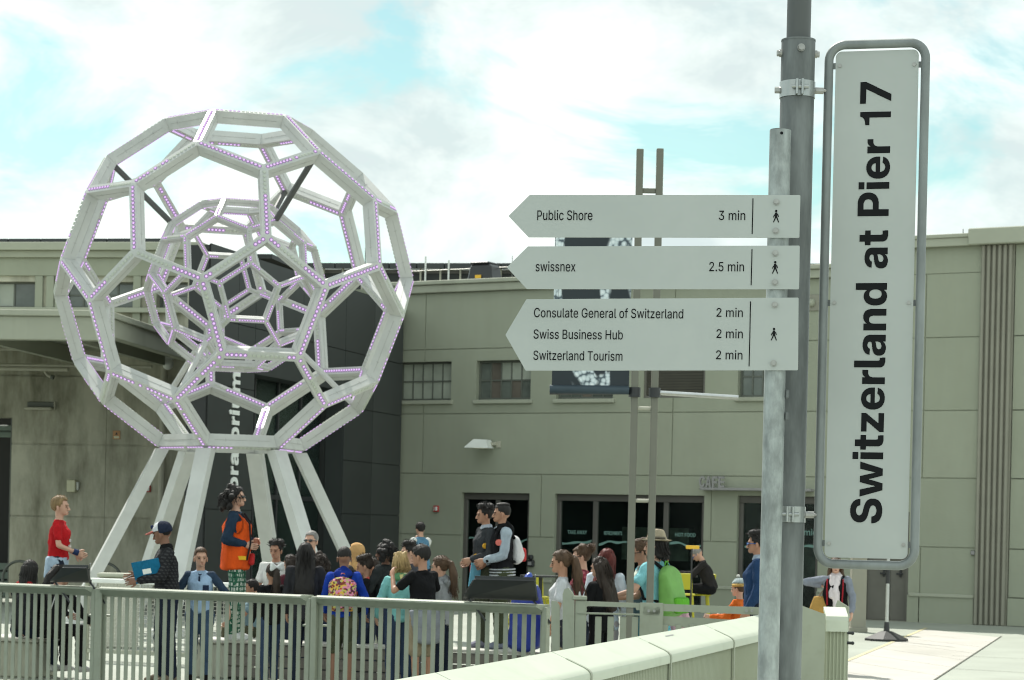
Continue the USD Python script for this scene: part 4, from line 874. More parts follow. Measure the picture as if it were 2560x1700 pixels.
# ------------------------------------------------------------------ railing of pickets
M_rail = mat('sage_rail_paint', (0.305, 0.325, 0.25), 0.5, 0.06, 5.0, stain=((.22, .23, .16), 9.0, .5, .8, .5, (1, 1, 1)))
def rail_s(x): return (207 + (235 - 207) * (x / 1.0843) / 1250.0) * 1.0843
def railpt(x, back=0.0):
    d = F / rail_s(x) + back; return at(x, 1400, d) * [1, 1, 0]
RZ = 1.085
secs = [(-250, 243), (250, 781), (790, 1372)]
rl = ['leftmost picket railing section, with an angled reading panel at its right end', 'middle picket railing section, in front of the man with the folder', 'right picket railing section, with the wide black reading panel on it']
for (xa, xb), lab in zip(secs, rl):
    p, q = railpt(xa), railpt(xb); a = (q - p) / np.linalg.norm(q - p); L = np.linalg.norm(q - p); n = np.array([a[1], -a[0], 0])   # n towards the camera
    t = thing('picket_railing', lab, 'railing', (p + q) / 2, 'sage picket railing sections')
    fr = lambda w, z, d: p + a * w + np.array([0, 0, z]) + n * d
    FR = (p, a, np.array([0, 0, 1.]), n)
    # folded top rail: flat lip on top, sloping fascia towards the camera, cut off diagonally at both ends
    prof = [(-.052, -.095), (-.030, -.098), (.080, -.030), (.100, -.020), (.100, -.004), (.085, .008), (-.040, .008), (-.052, .0)]
    vs, fsx = [], []
    for w in (0, L):
        for d, z in prof: vs.append(fr(w + (max(0, d) * .8 if w == 0 else -max(0, d) * .8), RZ + z, d))
    m_ = len(prof)
    for i in range(m_): j = (i + 1) % m_; fsx += [[i, j, m_ + j], [i, m_ + j, m_ + i]]
    for o in (0, m_):
        tri = [[0, 1, 2], [0, 2, 7], [2, 6, 7], [2, 3, 5], [3, 4, 5], [2, 5, 6]]
        fsx += [[o + k for k in (tr if o else tr[::-1])] for tr in tri]
    part(t, 'top_rail', (np.array(vs), np.array(fsx)), M_rail)
    nk = int(round(L / .1)); 
    for k in range(nk):
        w = .06 + (L - .12) * k / (nk - 1)
        part(t, 'picket', place(cbx(w - .024, -.12, -.030, w + .024, RZ - .05, -.016, .003), FR), M_rail)
    part(t, 'bottom_rail', place(cbx(.02, -.18, -.045, L - .02, -.11, .0, .004), FR), M_rail)
    for w in (.0, L - .03):
        part(t, 'end_post', place(cbx(w - .02, -.2, -.055, w + .035, RZ - .02, .03, .006), FR), M_rail)
for x in (245, 784):
    p = railpt(x, -.01); t = thing('railing_post', 'flat sage post plate ' + ('between the left and middle railing sections' if x < 500 else 'between the middle and right railing sections'), 'post', p, 'railing post plates')
    part(t, 'plate', cbx(p[0] - .012, p[1] - .06, -.2, p[0] + .035 + (.012 if x > 500 else .03), p[1] + .09, RZ - .005, .006), M_rail)
    part(t, 'tie_rod', rod(p + [-.10, .03, .78], p + [.18, .03, .78], .012, n=8), M_rail)
# black reading panels on the railing
def reading_panel(x0, x1, ytop, ybot, label, back):
    p0, p1 = railpt(x0), railpt(x1); d0, d1 = p0[1] - .06, p1[1] - .06
    TL, TR = at(x0 + back[0], ytop[0], d0 - .30), at(x1 + back[1], ytop[1], d1 - .30)
    BL, BR = at(x0, ybot[0], d0), at(x1, ybot[1], d1)
    nrm = np.cross(TR - TL, BL - TL); nrm /= np.linalg.norm(nrm); nrm *= -np.sign(nrm[1])
    t = thing('reading_panel', label, 'information panel', (BL + BR) / 2)
    off = nrm * .03
    part(t, 'tray', (np.array([BL, BR, TR, TL, BL + off, BR + off, TR + off, TL + off]), BOXF if np.dot(np.cross(BR - BL, TR - BL), off) > 0 else BOXF[:, ::-1].copy()), M_blackm)
    part(t, 'rim', cat(bar(TL, TR, .02, .03), bar(BL, BR, .02, .03)), M_blackm)
    for P0, P1 in ((TL, BL), (TR * .96 + TL * .04, BR * .88 + BL * .12)):
        part(t, 'bracket', cat(bar(P1 * .35 + P0 * .65 - off, P1 - off, .014, .035, nrm), bar(P1 - off, P1 + (P1 - P0) * [0, 0, 0] + np.array([.22, -.02, -.24]), .02, .035, (0, 1, 0))), M_blackm)
    part(t, 'bracket_edge', bar(TR * .96 + TL * .04 - off * 1.8, (BR * .88 + BL * .12) - off * 1.8, .010, .012, nrm), M_zinc)
reading_panel(128, 228, (1415, 1416), (1451, 1453), 'small black reading panel on brackets on the left railing section', (32, -8))
reading_panel(1160, 1345, (1443, 1447), (1490, 1497), 'wide black reading panel on brackets on the right railing section', (28, -6))

# ------------------------------------------------------------------ gate beside the railing
gd = 20.9
t = thing('sage_gate', 'sage steel gate of flat bars between the railing and the near fence', 'gate', at(1400, 1600, gd) * [1, 1, 0])
GP = Plane(at(1380, 1500, gd), -6.0)
def gbox(x0, y0, x1, y1, d0, d1, c=.006):
    w0, z1 = GP.wz(x0, y0); w1, z0 = GP.wz(x1, y1); return pcbox(GP, w0, max(z0, 0.0), w1, z1, d0, d1, c)
def gpoly(pts, d0, d1): return place(extr(Polygon([GP.wz(*q) for q in pts]).buffer(-.012).buffer(.012), d1 - d0), GP.frame(d=d0))
part(t, 'end_plate', gpoly([(1378, 1502), (1392, 1503), (1399, 1515), (1399, 1720), (1378, 1720)], -.03, .0), M_rail)
part(t, 'hinge_post', gpoly([(1411, 1473), (1421, 1469), (1433, 1484), (1436, 1500), (1436, 1720), (1407, 1720), (1407, 1485)], -.05, .02), M_rail)
part(t, 'latch_block', cat(gbox(1432, 1489, 1467, 1500, -.03, .03), gbox(1438, 1500, 1462, 1700, -.028, .012)), M_rail)
part(t, 'latch_knob', rod(GP.pt(*GP.wz(1449, 1490), 0), GP.pt(*GP.wz(1449, 1479), 0), .014, .006, n=10), M_zinc)
part(t, 'top_bar', gpoly([(1438, 1502), (1897, 1518), (1960, 1520), (1960, 1538), (1897, 1537), (1590, 1525), (1590, 1519), (1470, 1515), (1463, 1519), (1470, 1524), (1590, 1530), (1590, 1532), (1438, 1526)], -.008, .008), M_rail)
part(t, 'slot', gbox(1464, 1517, 1588, 1521, -.03, -.012, .001), M_ink)
part(t, 'lower_rail', gbox(1442, 1530, 1600, 1539, -.02, .02), M_rail)
part(t, 'middle_plate', gbox(1600, 1506, 1654, 1720, -.004, .022), M_rail)
for k, x in enumerate((1488, 1519, 1550, 1580)): part(t, 'picket', gbox(x, 1541, x + 12, 1720, -.01, .005), M_rail)
part(t, 'lower_plate', gpoly([(1655, 1540), (1960, 1556), (1960, 1600), (1655, 1562)], -.014, -.009), M_rail)
for k in range(8):
    x = 1655 + k * 34; part(t, 'picket', gbox(x, 1560, x + 12, 1720, -.01, .005), M_rail)
for x in (1622, 1636, 1866, 1880):
    w, z = GP.wz(x, 1527); part(t, 'bolt', place(rod((0, 0, .0225), (0, 0, .034), .014, n=10), GP.frame(w, z, 0)), M_bolt)
part(t, 'bolt_plate', place(extr(sbox(-.06, -.022, .06, .022).buffer(.02), .008), GP.frame(*GP.wz(1629, 1527), .014)), M_rail)

# ------------------------------------------------------------------ near fence with broad sloping cap
M_cap = mat('pale_sage_cap_paint', (0.50, 0.535, 0.43), 0.45, 0.05, 2.0, stain=((.36, .38, .29), 5.0, .52, .8, .45, (1, 1, 1)))
M_corr = mat('pale_sage_corrugated', (0.34, 0.365, 0.265), 0.55, 0.05, 3.0)
bk = np.array([atz(x, y, 1.10) for x, y in ((1025, 1692.5), (1380, 1629.4), (1582, 1591.3), (1755, 1561.4), (1881, 1539.9))])
dirn = bk[-1] - bk[1]; dirn[2] = 0; Lf = np.linalg.norm(dirn); dirn /= Lf; right = np.array([dirn[1], -dirn[0], 0])
o_ = bk[1].copy(); o_[2] = 0
sts = [np.dot(b - o_, dirn) for b in bk]; sts[0] = sts[1] - (sts[2] - sts[1]); sts = [sts[0] - 2.2] + sts; sts[-1] += 1.1
nf_ = thing('capped_fence', 'near fence of fine corrugated sheet under a broad sloping pale sage cap', 'fence', o_)
cap_prof = [(0, 1.10), (.205, 1.012), (.228, .998), (.243, .982), (.248, .965), (.248, .925), (.236, .925), (.236, .955), (.20, .99), (0, 1.075)]
def ext_prof(prof, s0, s1, o=None, dr=None, rt=None):
    o = o_ if o is None else o; dr = dirn if dr is None else dr; rt = right if rt is None else rt
    poly = Polygon(prof); v, f = extr(poly, 1.0)
    w = o + np.outer(v[:, 0], rt) + np.outer(v[:, 1], [0, 0, 1.]) + np.outer(s0 + (s1 - s0) * v[:, 2], dr)
    if np.dot(np.cross(rt, [0, 0, 1.]), dr) < 0: f = f[:, ::-1]
    return w, f
for k in range(len(sts) - 1):
    s0, s1 = sts[k] + .006, sts[k + 1] - .006
    part(nf_, 'cap_panel', ext_prof(cap_prof, s0, s1), M_cap, 25)
    # saddle bracket over the joint
    if k:
        big = [(x + (.006 if x > 0 else -.006), z + .006) for x, z in cap_prof[:6]]
        br = [(.09, 1.10 - .09 * .43 + .004), (.205, 1.017), (.232, 1.002), (.249, .985), (.254, .966), (.254, .30), (.249, .30), (.249, .96), (.228, .995), (.205, 1.0125), (.09, 1.10 - .09 * .43 - .001)]
        part(nf_, 'joint_bracket', ext_prof(br, sts[k] - .018, sts[k] + .018), M_rail, 25)
        part(nf_, 'joint_gap', ext_prof([(0.001, 1.094), (.2, 1.006), (.2, 1.0), (.001, 1.07)], sts[k] - .006, sts[k] + .006), M_ink)
    # corrugated sheet: narrow ribs
    nr_ = int((s1 - s0) / .045); ss = np.linspace(s0, s1, nr_ * 4 + 1); off = .212 + .020 * np.tile([0, 1, 1, 0], nr_ + 1)[:len(ss)]
    lo = o_ + np.outer(ss, dirn) + np.outer(off, right) + [0, 0, .02]; hi = lo + [0, 0, .945]
    nn = len(ss); f = []
    for i in range(nn - 1): f += [[i, i + 1, nn + i + 1], [i, nn + i + 1, nn + i]]
    part(nf_, 'corrugated_sheet', (np.vstack([lo, hi]), np.array(f)), M_corr)
    part(nf_, 'rear_sheet', ext_prof([(.02, .02), (.03, .02), (.03, 1.05), (.02, 1.055)], s0, s1), M_corr)
s_lab = (sts[3] + sts[4]) / 2 - .35
part(nf_, 'sticker', ext_prof([(.05, 1.0806), (.062, 1.0754), (.062, 1.0758), (.05, 1.081)], s_lab - .13, s_lab + .13), M_greyl)
part(nf_, 'end_plate', ext_prof([(-.02, 0), (.262, 0), (.262, .995), (.21, 1.03), (.0, 1.13), (-.02, 1.13)], sts[-1], sts[-1] + .012), M_rail)
# the return at the right end of the fence
p = at(2064, 1536, 16.6); q = at(1950, 1493, 16.9)
t = thing('fence_return', 'short return of the near fence with a rounded cap right of the signpost', 'fence', p * [1, 1, 0])
EP = Plane(at(2064, 1536, 16.6), -4.0)
pts = [EP.wz(x, y) for x, y in ((1950, 1493), (1998, 1511.7), (2064, 1536))] 
part(t, 'end_plate', place(extr(Polygon(pts + [(0.0, 0.0), (pts[0][0], 0.0)]), .012), EP.frame(d=-.012)), M_rail)
w1_, _ = EP.wz(2119, 1560); zt5 = EP.wz(2068, 1537)[1]; zb5 = EP.wz(2068, 1579)[1]
o5 = EP.pt(0.006, 0, -.02); dr5 = EP.r; rt5 = EP.n
capr = [(-.30, zt5 + .05), (-.05, zt5), (-.02, zt5 - .012), (0.0, zt5 - .04), (0.0, zb5), (-.02, zb5), (-.02, zt5 - .05), (-.06, zt5 - .025), (-.30, zt5 + .02)]
part(t, 'cap_panel', ext_prof(capr, 0, w1_, o5, dr5, rt5), M_cap, 25)
ss = np.linspace(0, w1_ - .004, 25); off = -.03 + .012 * np.tile([0, 1, 1, 0], 8)[:25]
lo = o5 + np.outer(ss, dr5) + np.outer(off, rt5) + [0, 0, .02]; hi = lo.copy(); hi[:, 2] = zb5 + .02; f = []
for i in range(24): f += [[i, i + 1, 25 + i + 1], [i, 25 + i + 1, 25 + i]]
part(t, 'corrugated_sheet', (np.vstack([lo, hi]), np.array(f)), M_corr)
part(t, 'rear_sheet', place(bx(0, 0.02, -.30, w1_, zt5, -.29), (o5, dr5, np.array([0, 0, 1.]), rt5)), M_corr)
EP2 = Plane(at(2122, 1530, 17.2), -20.0)
t = thing('fence_post_plate', 'tall flat sage plate with a slanted top and bolts right of the near fence', 'post', EP2.pt(0, 0))
pl_ = [EP2.wz(x, y) for x, y in ((2089, 1513), (2094, 1500), (2122, 1518))]
part(t, 'plate', place(extr(Polygon(pl_ + [(0.0, 0.0), (pl_[0][0], 0.0)]), .02), EP2.frame(d=-.02)), M_rail)
for y in (1582, 1607):
    w, z = EP2.wz(2119, y); part(t, 'bolt', cat(place(rod((0, 0, -.0), (.045, 0, .03), .012, n=8), EP2.frame(w, z, 0)), place(cat(ball((.045, 0, .03), .015)), EP2.frame(w, z, 0))), M_blackm)

# ------------------------------------------------------------------ benches
M_wood = mat('grey_bench_wood', (0.17, 0.155, 0.135), 0.7, 0.22, 3.0, stretch=(.25, 3, 6), bump=.2)
M_top = mat('pale_bench_top', (0.50, 0.49, 0.44), 0.8, 0.08, 3.0)
BZ = 0.46
def bench(x0, x1, d, concrete, label):
    p, q = at(x0, 1500, d) * [1, 1, 0], at(x1, 1500, d - (x1 - x0) / 1300 * 1.9) * [1, 1, 0]
    a = (q - p) / np.linalg.norm(q - p); L = np.linalg.norm(q - p); n = np.array([a[1], -a[0], 0]); FR = (p, a, np.array([0, 0, 1.]), n)
    t = thing('concrete_bench' if concrete else 'slatted_bench', label, 'bench', (p + q) / 2)
    if concrete:
        part(t, 'block', place(cbx(0, 0, -.5, L, BZ - .05, 0, .02), FR), M_conc2); part(t, 'seat_slab', place(cbx(-.01, BZ - .047, -.51, L + .01, BZ, .02, .012), FR), M_top)
    else:
        for k in range(3): part(t, 'slat', place(cbx(0, .03 + k * .133, -.03, L, .03 + k * .133 + .122, 0, .006), FR), M_wood)
        for k in range(5): part(t, 'seat_board', place(cbx(-.01, BZ - .035, -.5 + k * .104, L + .01, BZ, -.5 + k * .104 + .098, .006), FR), M_top)
        for w in (.05, L / 3, 2 * L / 3, L - .1): part(t, 'support', place(cbx(w, 0, -.48, w + .06, BZ - .037, -.032, .006), FR), M_conc2)
    return p, a, n
bench(-60, 92, 25.1, True, 'concrete block bench at far left under the two seated people in black')
bench(486, 568, 25.6, True, 'concrete block bench behind the middle railing, left of the wooden slats')
bench(570, 1360, 25.45, False, 'long bench with grey wooden slat front and pale seat behind the railing')

# ------------------------------------------------------------------ cafe furniture
M_yel = mat('mustard_plastic', (0.40, 0.37, 0.015), 0.45, 0.05, 4.0)
def chair_stool(name, label, group, x, yseat, d, yaw, seat_h, first=[None, None]):
    c = at(x, yseat, d); base = np.array([c[0], c[1], 0]); s = seat_h
    t = thing(name, label, 'stool' if s > .6 else 'chair', base, group)
    ca, sa = math.cos(yaw), math.sin(yaw); FR = (base, np.array([ca, sa, 0]), np.array([-sa, ca, 0]), np.array([0, 0, 1.]))
    part(t, 'seat', place(cbx(-.21, -.22, s - .03, .21, .22, s, .03), FR), M_yel)
    bk_ = hull([((-.24, -.145, s + .10), .025), ((-.24, .145, s + .10), .025), ((-.28, -.13, s + .33), .025), ((-.28, .13, s + .33), .025)])
    part(t, 'backrest', place(bk_, FR), M_yel, True)
    for sx in (-1, 1):
        for sy in (-1, 1):
            part(t, 'leg', place(rod((sx * .16, sy * .17, s - .03), (sx * .22, sy * .22, 0), .02, .016, 8), FR), M_yel)
    for sy in (-1, 1): part(t, 'back_upright', place(rod((-.19, sy * .15, s - .02), (-.25, sy * .15, s + .15), .018, n=8), FR), M_yel)
    if s > .6: part(t, 'foot_rest', place(cat(rod((-.2, -.2, .28), (-.2, .2, .28), .014, n=6), rod((.2, -.2, .28), (.2, .2, .28), .014, n=6), rod((-.2, -.2, .28), (.2, -.2, .28), .014, n=6), rod((-.2, .2, .28), (.2, .2, .28), .014, n=6)), FR), M_yel)
chair_stool('yellow_stool', 'yellow high stool under the seated man in a dark jacket', 'yellow cafe stools', 1745, 1480, 38.6, math.pi, .74)
chair_stool('yellow_stool', 'yellow high stool under the dark haired person facing the seated man', 'yellow cafe stools', 1660, 1480, 39.4, .2, .74)
chair_stool('yellow_stool', 'yellow high stool with its back to the camera, left of the seated man', 'yellow cafe stools', 1706, 1480, 37.8, 1.5, .76)
chair_stool('yellow_chair', 'yellow cafe chair just right of the boy with the white backpack', 'yellow cafe chairs', 1310, 1470, 37.5, 0.3, .62)
chair_stool('yellow_chair', 'yellow cafe chair seen from the front against the sage wall', 'yellow cafe chairs', 1340, 1462, 39.0, -1.45, .62)
chair_stool('yellow_chair', 'yellow cafe chair at the right of the black table, behind the girl in grey', 'yellow cafe chairs', 1395, 1470, 38.0, math.pi, .62)
c = at(1352, 1433, 38.2)
t = thing('cafe_table', 'black pedestal cafe table among the yellow chairs', 'table', (c[0], c[1], 0)); zt6 = .98
part(t, 'table_top', rod((c[0], c[1], zt6), (c[0], c[1], zt6 + .03), .36, n=24), M_blackm); part(t, 'pedestal', rod((c[0], c[1], .02), (c[0], c[1], zt6), .035, n=10), M_blackm); part(t, 'foot', rod((c[0], c[1], 0), (c[0], c[1], .03), .25, n=20), M_blackm)
c = at(1698, 1436, 39.0)
t = thing('cafe_table', 'black high table between the two people seated on stools', 'table', (c[0], c[1], 0)); zt6 = 1.02
part(t, 'table_top', rod((c[0], c[1], zt6), (c[0], c[1], zt6 + .03), .33, n=24), M_blackm); part(t, 'pedestal', rod((c[0], c[1], .02), (c[0], c[1], zt6), .035, n=10), M_blackm); part(t, 'foot', rod((c[0], c[1], 0), (c[0], c[1], .03), .25, n=20), M_blackm)
c = at(1730, 1368, 36.0)
t = thing('yellow_board', 'small yellow topped board hanging behind the seated man', 'board', c)
part(t, 'board', cbx(c[0] - .10, c[1] - .015, c[2] - .03, c[0] + .12, c[1] + .015, c[2] + .03, .008), M_ybtn); part(t, 'stem', rod(c * [1, 1, 0], c, .015, n=6), M_blackm)

# ------------------------------------------------------------------ people
_mc = {}
def cloth(col, rough=0.85, var=.18):
    k = ('c', tuple(col)); 
    if k not in _mc: _mc[k] = mat(f'cloth_{len(_mc)}', col, rough, var, 9.0, bump=.9, bscale=20.0, spec=.12, stretch=(1, 1, .55), bdist=.03)
    return _mc[k]
SKIN = {'light': (.50, .29, .205), 'tan': (.37, .195, .125), 'brown': (.22, .11, .07), 'dark': (.11, .055, .035)}
def skin_m(k):
    if ('s', k) not in _mc: _mc[('s', k)] = mat('skin_' + k, SKIN[k], 0.5, .10, 14.0, spec=.4)
    return _mc[('s', k)]
HAIR = {'black': (.012, .010, .009), 'dark': (.028, .019, .014), 'brown': (.07, .04, .022), 'light': (.20, .13, .06), 'blond': (.36, .25, .11), 'red': (.11, .022, .018), 'grey': (.20, .19, .18)}
def hair_m(k):
    if ('h', k) not in _mc: _mc[('h', k)] = mat('hair_' + k, HAIR[k], 0.62, .45, 24.0, bump=.8, bscale=60.0, stretch=(1, 1, .22), spec=.3, bdist=.01)
    return _mc[('h', k)]
M_eye = mat('eye_dark', (.02, .014, .010), .3); M_lip = mat('lips', (.30, .10, .085), .5); M_shade = mat('dark_lens', (.008, .008, .009), .12, spec=.8); M_bluelens = mat('blue_lens', (.02, .10, .35), .1, spec=.9)

def soften(man, edge=.035, it=6, amp=0.0, freq=10.0, seed=0, st=(1, 1, 1)):
    m = man.refine_to_length(edge); v, f = VF(m); t = trimesh.Trimesh(v, f, process=False)
    trimesh.smoothing.filter_taubin(t, lamb=.5, nu=.52, iterations=it)
    v = np.array(t.vertices)
    if amp:
        n = np.array(t.vertex_normals); v = v + n * ((meshkit.fbm(v * freq * np.array(st) + seed * 3.7, 3, seed) - .5) * 2 * amp)[:, None]
    return v, f
def limb(*ps): return [hull([ps[i], ps[i + 1]]) for i in range(len(ps) - 1)]
V3 = lambda *a: np.array(a, float)

class Person: pass
def person(label, x, ytop, depth, yaw, base=0.0, H=None, seat=None, lean=0.0, hp=0.0, hyaw=0.0, skin='tan', hair=('short', 'dark'), top=((.1, .1, .1), 'long', .90), bottom=((.03, .04, .07), 'long'),
           shoes=(.05, .05, .05), L=(8, 8, 12, 0), R=(8, 8, 12, 0), glasses=None, kid=False, sw=1.0, vest=None, collar=None, seed=1, stance=.0, wide=1.0, foot=0.0, name='person'):
    vr = np.random.RandomState(seed * 7 + 1)                # nobody stands quite straight
    if seat is None: lean += vr.uniform(-3, 5); stance = stance or vr.uniform(-.05, .05)
    hyaw += vr.uniform(-10, 10); hp += vr.uniform(-4, 7); yaw += vr.uniform(-6, 6)
    L = (L[0] + vr.uniform(-8, 8), L[1] + vr.uniform(-2, 8), L[2] + vr.uniform(-4, 10), L[3]); R = (R[0] + vr.uniform(-8, 8), R[1] + vr.uniform(-2, 8), R[2] + vr.uniform(-4, 10), R[3])
    Pn = Person(); hs = 1.20 if kid else 1.07; sw = sw * (.97 if kid else 1.06)
    crown = at(x, ytop, depth); extra = .235 * (hs - 1) + .018
    if H is None: k = (crown[2] - base) / (1.755 + extra)
    else: k = H / 1.755
    cl, sl = math.cos(math.radians(lean)), math.sin(math.radians(lean)); dz = 0.0
    if seat is not None:
        dz = (seat + .10 * k) / k - .93
    def up(p):                                   # lean of the upper body about the hips
        p = np.asarray(p, float); q = p - V3(0, 0, .96)
        return V3(q[0] * cl + q[2] * sl, q[1], -q[0] * sl + q[2] * cl + .96 + dz)
    hy_, hpp = math.radians(hyaw), math.radians(hp)
    hc = V3(.0, 0, 1.52)
    def hd(p):                                   # head: scale, nod and turn, then lean
        q = (np.asarray(p, float) - hc) * hs
        q = V3(q[0] * math.cos(hpp) + q[2] * math.sin(hpp), q[1], -q[0] * math.sin(hpp) + q[2] * math.cos(hpp))
        q = V3(q[0] * math.cos(hy_) - q[1] * math.sin(hy_), q[0] * math.sin(hy_) + q[1] * math.cos(hy_), q[2])
        return up(q + hc)
    top_l = hd((0, 0, 1.755)); ya = math.radians(yaw); cy, sy = math.cos(ya), math.sin(ya)
    if H is not None and seat is None: base = crown[2] - (top_l[2] + .018) * k
    if seat is not None: zoff = crown[2] - (top_l[2] + .018) * k; zoff = 0.0 if abs(zoff) < .12 else zoff; base = zoff
    ox, oy = crown[0] - k * (top_l[0] * cy - top_l[1] * sy), crown[1] - k * (top_l[0] * sy + top_l[1] * cy)
    org = V3(ox, oy, base)
    Rm = np.array([[cy, -sy, 0], [sy, cy, 0], [0, 0, 1]])
    def W(v): return org + (np.asarray(v, float) * k) @ Rm.T
    Pn.W, Pn.up, Pn.hd, Pn.k, Pn.org, Pn.yaw = W, up, hd, k, org, yaw
    t = thing(name, label, 'person', (ox, oy, base)); Pn.t = t
    sm = skin_m(skin)
    # joints
    sh = {s: up((-.005, s * .165 * sw, 1.425)) for s in (1, -1)}
    J = {}
    for s, A in ((1, L), (-1, R)):
        f_, o_a, b_, i_ = [math.radians(q) for q in A]
        d1 = V3(math.sin(f_) * math.cos(o_a), s * math.sin(o_a), -math.cos(f_) * math.cos(o_a))
        el_ = sh[s] + d1 * .285
        d2 = V3(math.sin(f_ + b_) * math.cos(i_), -s * math.sin(i_), -math.cos(f_ + b_) * math.cos(i_))
        wr = el_ + d2 * .245
        J[s] = (sh[s], el_, wr, d2)
    Pn.J = J
    hip = {s: V3(0, s * .088, .93 + dz) for s in (1, -1)}
    if seat is None:
        kn = {s: V3(.02 + s * stance, s * (.095 + .02 * abs(stance)), .50) for s in (1, -1)}; an = {s: V3(-.015 + s * stance * 1.6, s * .105 * wide, .085) for s in (1, -1)}
    else:
        kn = {s: V3(.40, s * .13, .93 + dz + .01) for s in (1, -1)}; an = {s: V3(.40 + foot + s * stance, s * .13, max(.085, .93 + dz - .43)) for s in (1, -1)}
    # body, one continuous surface
    B = []
    B += [hull([(up((0, 0, 1.0)), (.085, .13 * sw, .09)), (up((0, 0, 1.12)), (.08, .115 * sw, .08))]), hull([(up((0, 0, 1.12)), (.08, .115 * sw, .08)), (up((.005, 0, 1.32)), (.095, .135 * sw, .10)), (up((0, 0, 1.40)), (.06, .13 * sw, .05))])]
    B += [hull([(up((-.01, 0, 1.43)), (.06, .08, .04)), (up((-.008, 0, 1.52)), .050 * (1 if kid else 1.05))]), hull([(up((-.008, 0, 1.50)), .050), (hd((-.005, 0, 1.58)), .05 * hs)])]
    for s in (1, -1):
        a, e, w, d2 = J[s]
        B += limb((up((0, s * .10 * sw, 1.40)), .055), (a, .047)) + limb((a, .046), (e, .035), (w, .025))
        if seat is None or True: B += limb((up((0, s * .06, .98)), .09), (hip[s], .085), (kn[s], .052), (an[s], .036)) + [hull([(an[s] - [0, 0, .045], .034), (an[s] + [.13, s * .01, -.055], (.045, .038, .025)), (an[s] + [-.045, 0, -.055], .028)])]
        # hand
        d2n = d2 / np.linalg.norm(d2); side = np.cross(d2n, V3(0, s * 1.0, 0.15)); side = side / np.linalg.norm(side); pn = np.cross(side, d2n); pn = pn / np.linalg.norm(pn)
        # side: thumb to little-finger axis; pn: back of hand
        palm = w + d2n * .05
        B.append(hull([(w + d2n * .01, (.024, .024, .024)), (palm + side * .028 + d2n * .03, .013), (palm - side * .028 + d2n * .03, .013), (palm - side * .026 - d2n * .02, .014), (palm + side * .026 - d2n * .02, .014)]))
        for q, ln in ((-.030, .062), (-.010, .075), (.011, .070), (.031, .055)):
            k0_ = palm + side * q + d2n * .032; c1_ = k0_ + d2n * ln * .5 - pn * s * .012; c2_ = c1_ + d2n * ln * .33 - pn * s * .030
            B += limb((k0_, .0098), (c1_, .0088), (c2_, .0075))
        th0 = palm - side * .026 - d2n * .022; th1 = th0 - side * .028 + d2n * .028 - pn * s * .008; th2 = th1 - side * .006 + d2n * .028 - pn * s * .008
        B += limb((th0, .013), (th1, .0108), (th2, .009))
    H_ = lambda p, r: (hd(p), np.asarray(r, float) * hs)
    B += [hull([H_((-.012, 0, 1.662), (.092, .073, .090)), H_((.028, 0, 1.655), (.062, .066, .075))]),
          hull([H_((.03, 0, 1.655), (.058, .063, .06)), H_((.048, 0, 1.585), (.036, .047, .04)), H_((.068, 0, 1.556), (.020, .024, .018)), H_((.0, 0, 1.60), (.06, .058, .05))]),
          hull([H_((.084, 0, 1.640), .010), H_((.106, 0, 1.603), .0115)]), hull([H_((.106, 0, 1.603), .0105), H_((.090, .014, 1.600), .009), H_((.090, -.014, 1.600), .009)]),
          hull([H_((.082, .036, 1.655), .010), H_((.082, -.036, 1.655), .010)]), hull([H_((.083, .012, 1.574), .012), H_((.083, -.012, 1.574), .012), H_((.080, 0, 1.558), .014)])]
    for s in (1, -1): B.append(hull([H_((-.004, s * .073, 1.632), (.016, .009, .018)), H_((.0, s * .072, 1.602), (.010, .007, .012))]))
    v, f = soften(union(B), .030, 5); part(t, 'body', (W(v), f), sm, True)
    # face
    eyes = cat([ball(hd((.0855, s * .031, 1.632)), np.array((.008, .0105, .0050)) * hs) for s in (1, -1)])
    part(t, 'eyes', (W(eyes[0]), eyes[1]), M_eye, True)
    br = cat([rod(hd((.092, s * .018, 1.653)), hd((.080, s * .050, 1.652)), .0045 * hs, n=6) for s in (1, -1)])
    part(t, 'eyebrows', (W(br[0]), br[1]), hair_m(hair[1]) if hair else M_eye)
    lp = ball(hd((.089, 0, 1.573)), np.array((.008, .021, .006)) * hs); part(t, 'mouth', (W(lp[0]), lp[1]), M_lip, True)
    # trousers
    bc, bl = bottom[0], bottom[1]; bm = bc if isinstance(bc, UsdShade.Material) else cloth(bc)
    q = []
    endk = .55 if bl == 'short' else 1.0; slim = 1.0 if bl != 'slim' else .88
    for s in (1, -1):
        e = kn[s] if bl != 'short' else hip[s] + (kn[s] - hip[s]) * .92
        q += limb((up((0, s * .055, 1.0)), (.10, .105, .07)), (hip[s], .116 * slim), (e, (.082 if bl != 'short' else .088) * slim))
        if bl != 'short':
            a_ = kn[s] + (an[s] - kn[s]) * .96; q += limb((kn[s], .082 * slim), ((kn[s] + an[s]) / 2, .074 * slim), (a_, .066 * slim))
    q.append(hull([(up((0, 0, 1.02)), (.112, .155 * sw, .05)), (V3(0, 0, .93 + dz), (.115, .15, .07))]))
    v, f = soften(union(q), .034, 5, .016, 13.0, seed, (1, 1, 1.6)); part(t, 'trousers' if bl != 'short' else 'shorts', (W(v), f), bm, True)
    # shoes
    so = []
    for s in (1, -1):
        a_ = an[s]; fz = -.0 
        so.append(hull([(a_ + [-.045, 0, -.045], (.038, .038, .04)), (a_ + [.10, s * .012, -.05], (.05, .045, .035)), (a_ + [.165, s * .015, -.058], (.035, .038, .026)), (a_ + [0, 0, .0], (.045, .042, .03))]))
    v, f = soften(union(so), .03, 3); v[:, 2] = np.maximum(v[:, 2], (0.0 if an[1][2] < .1 else -1)); part(t, 'shoes', (W(v), f), cloth(shoes), True)
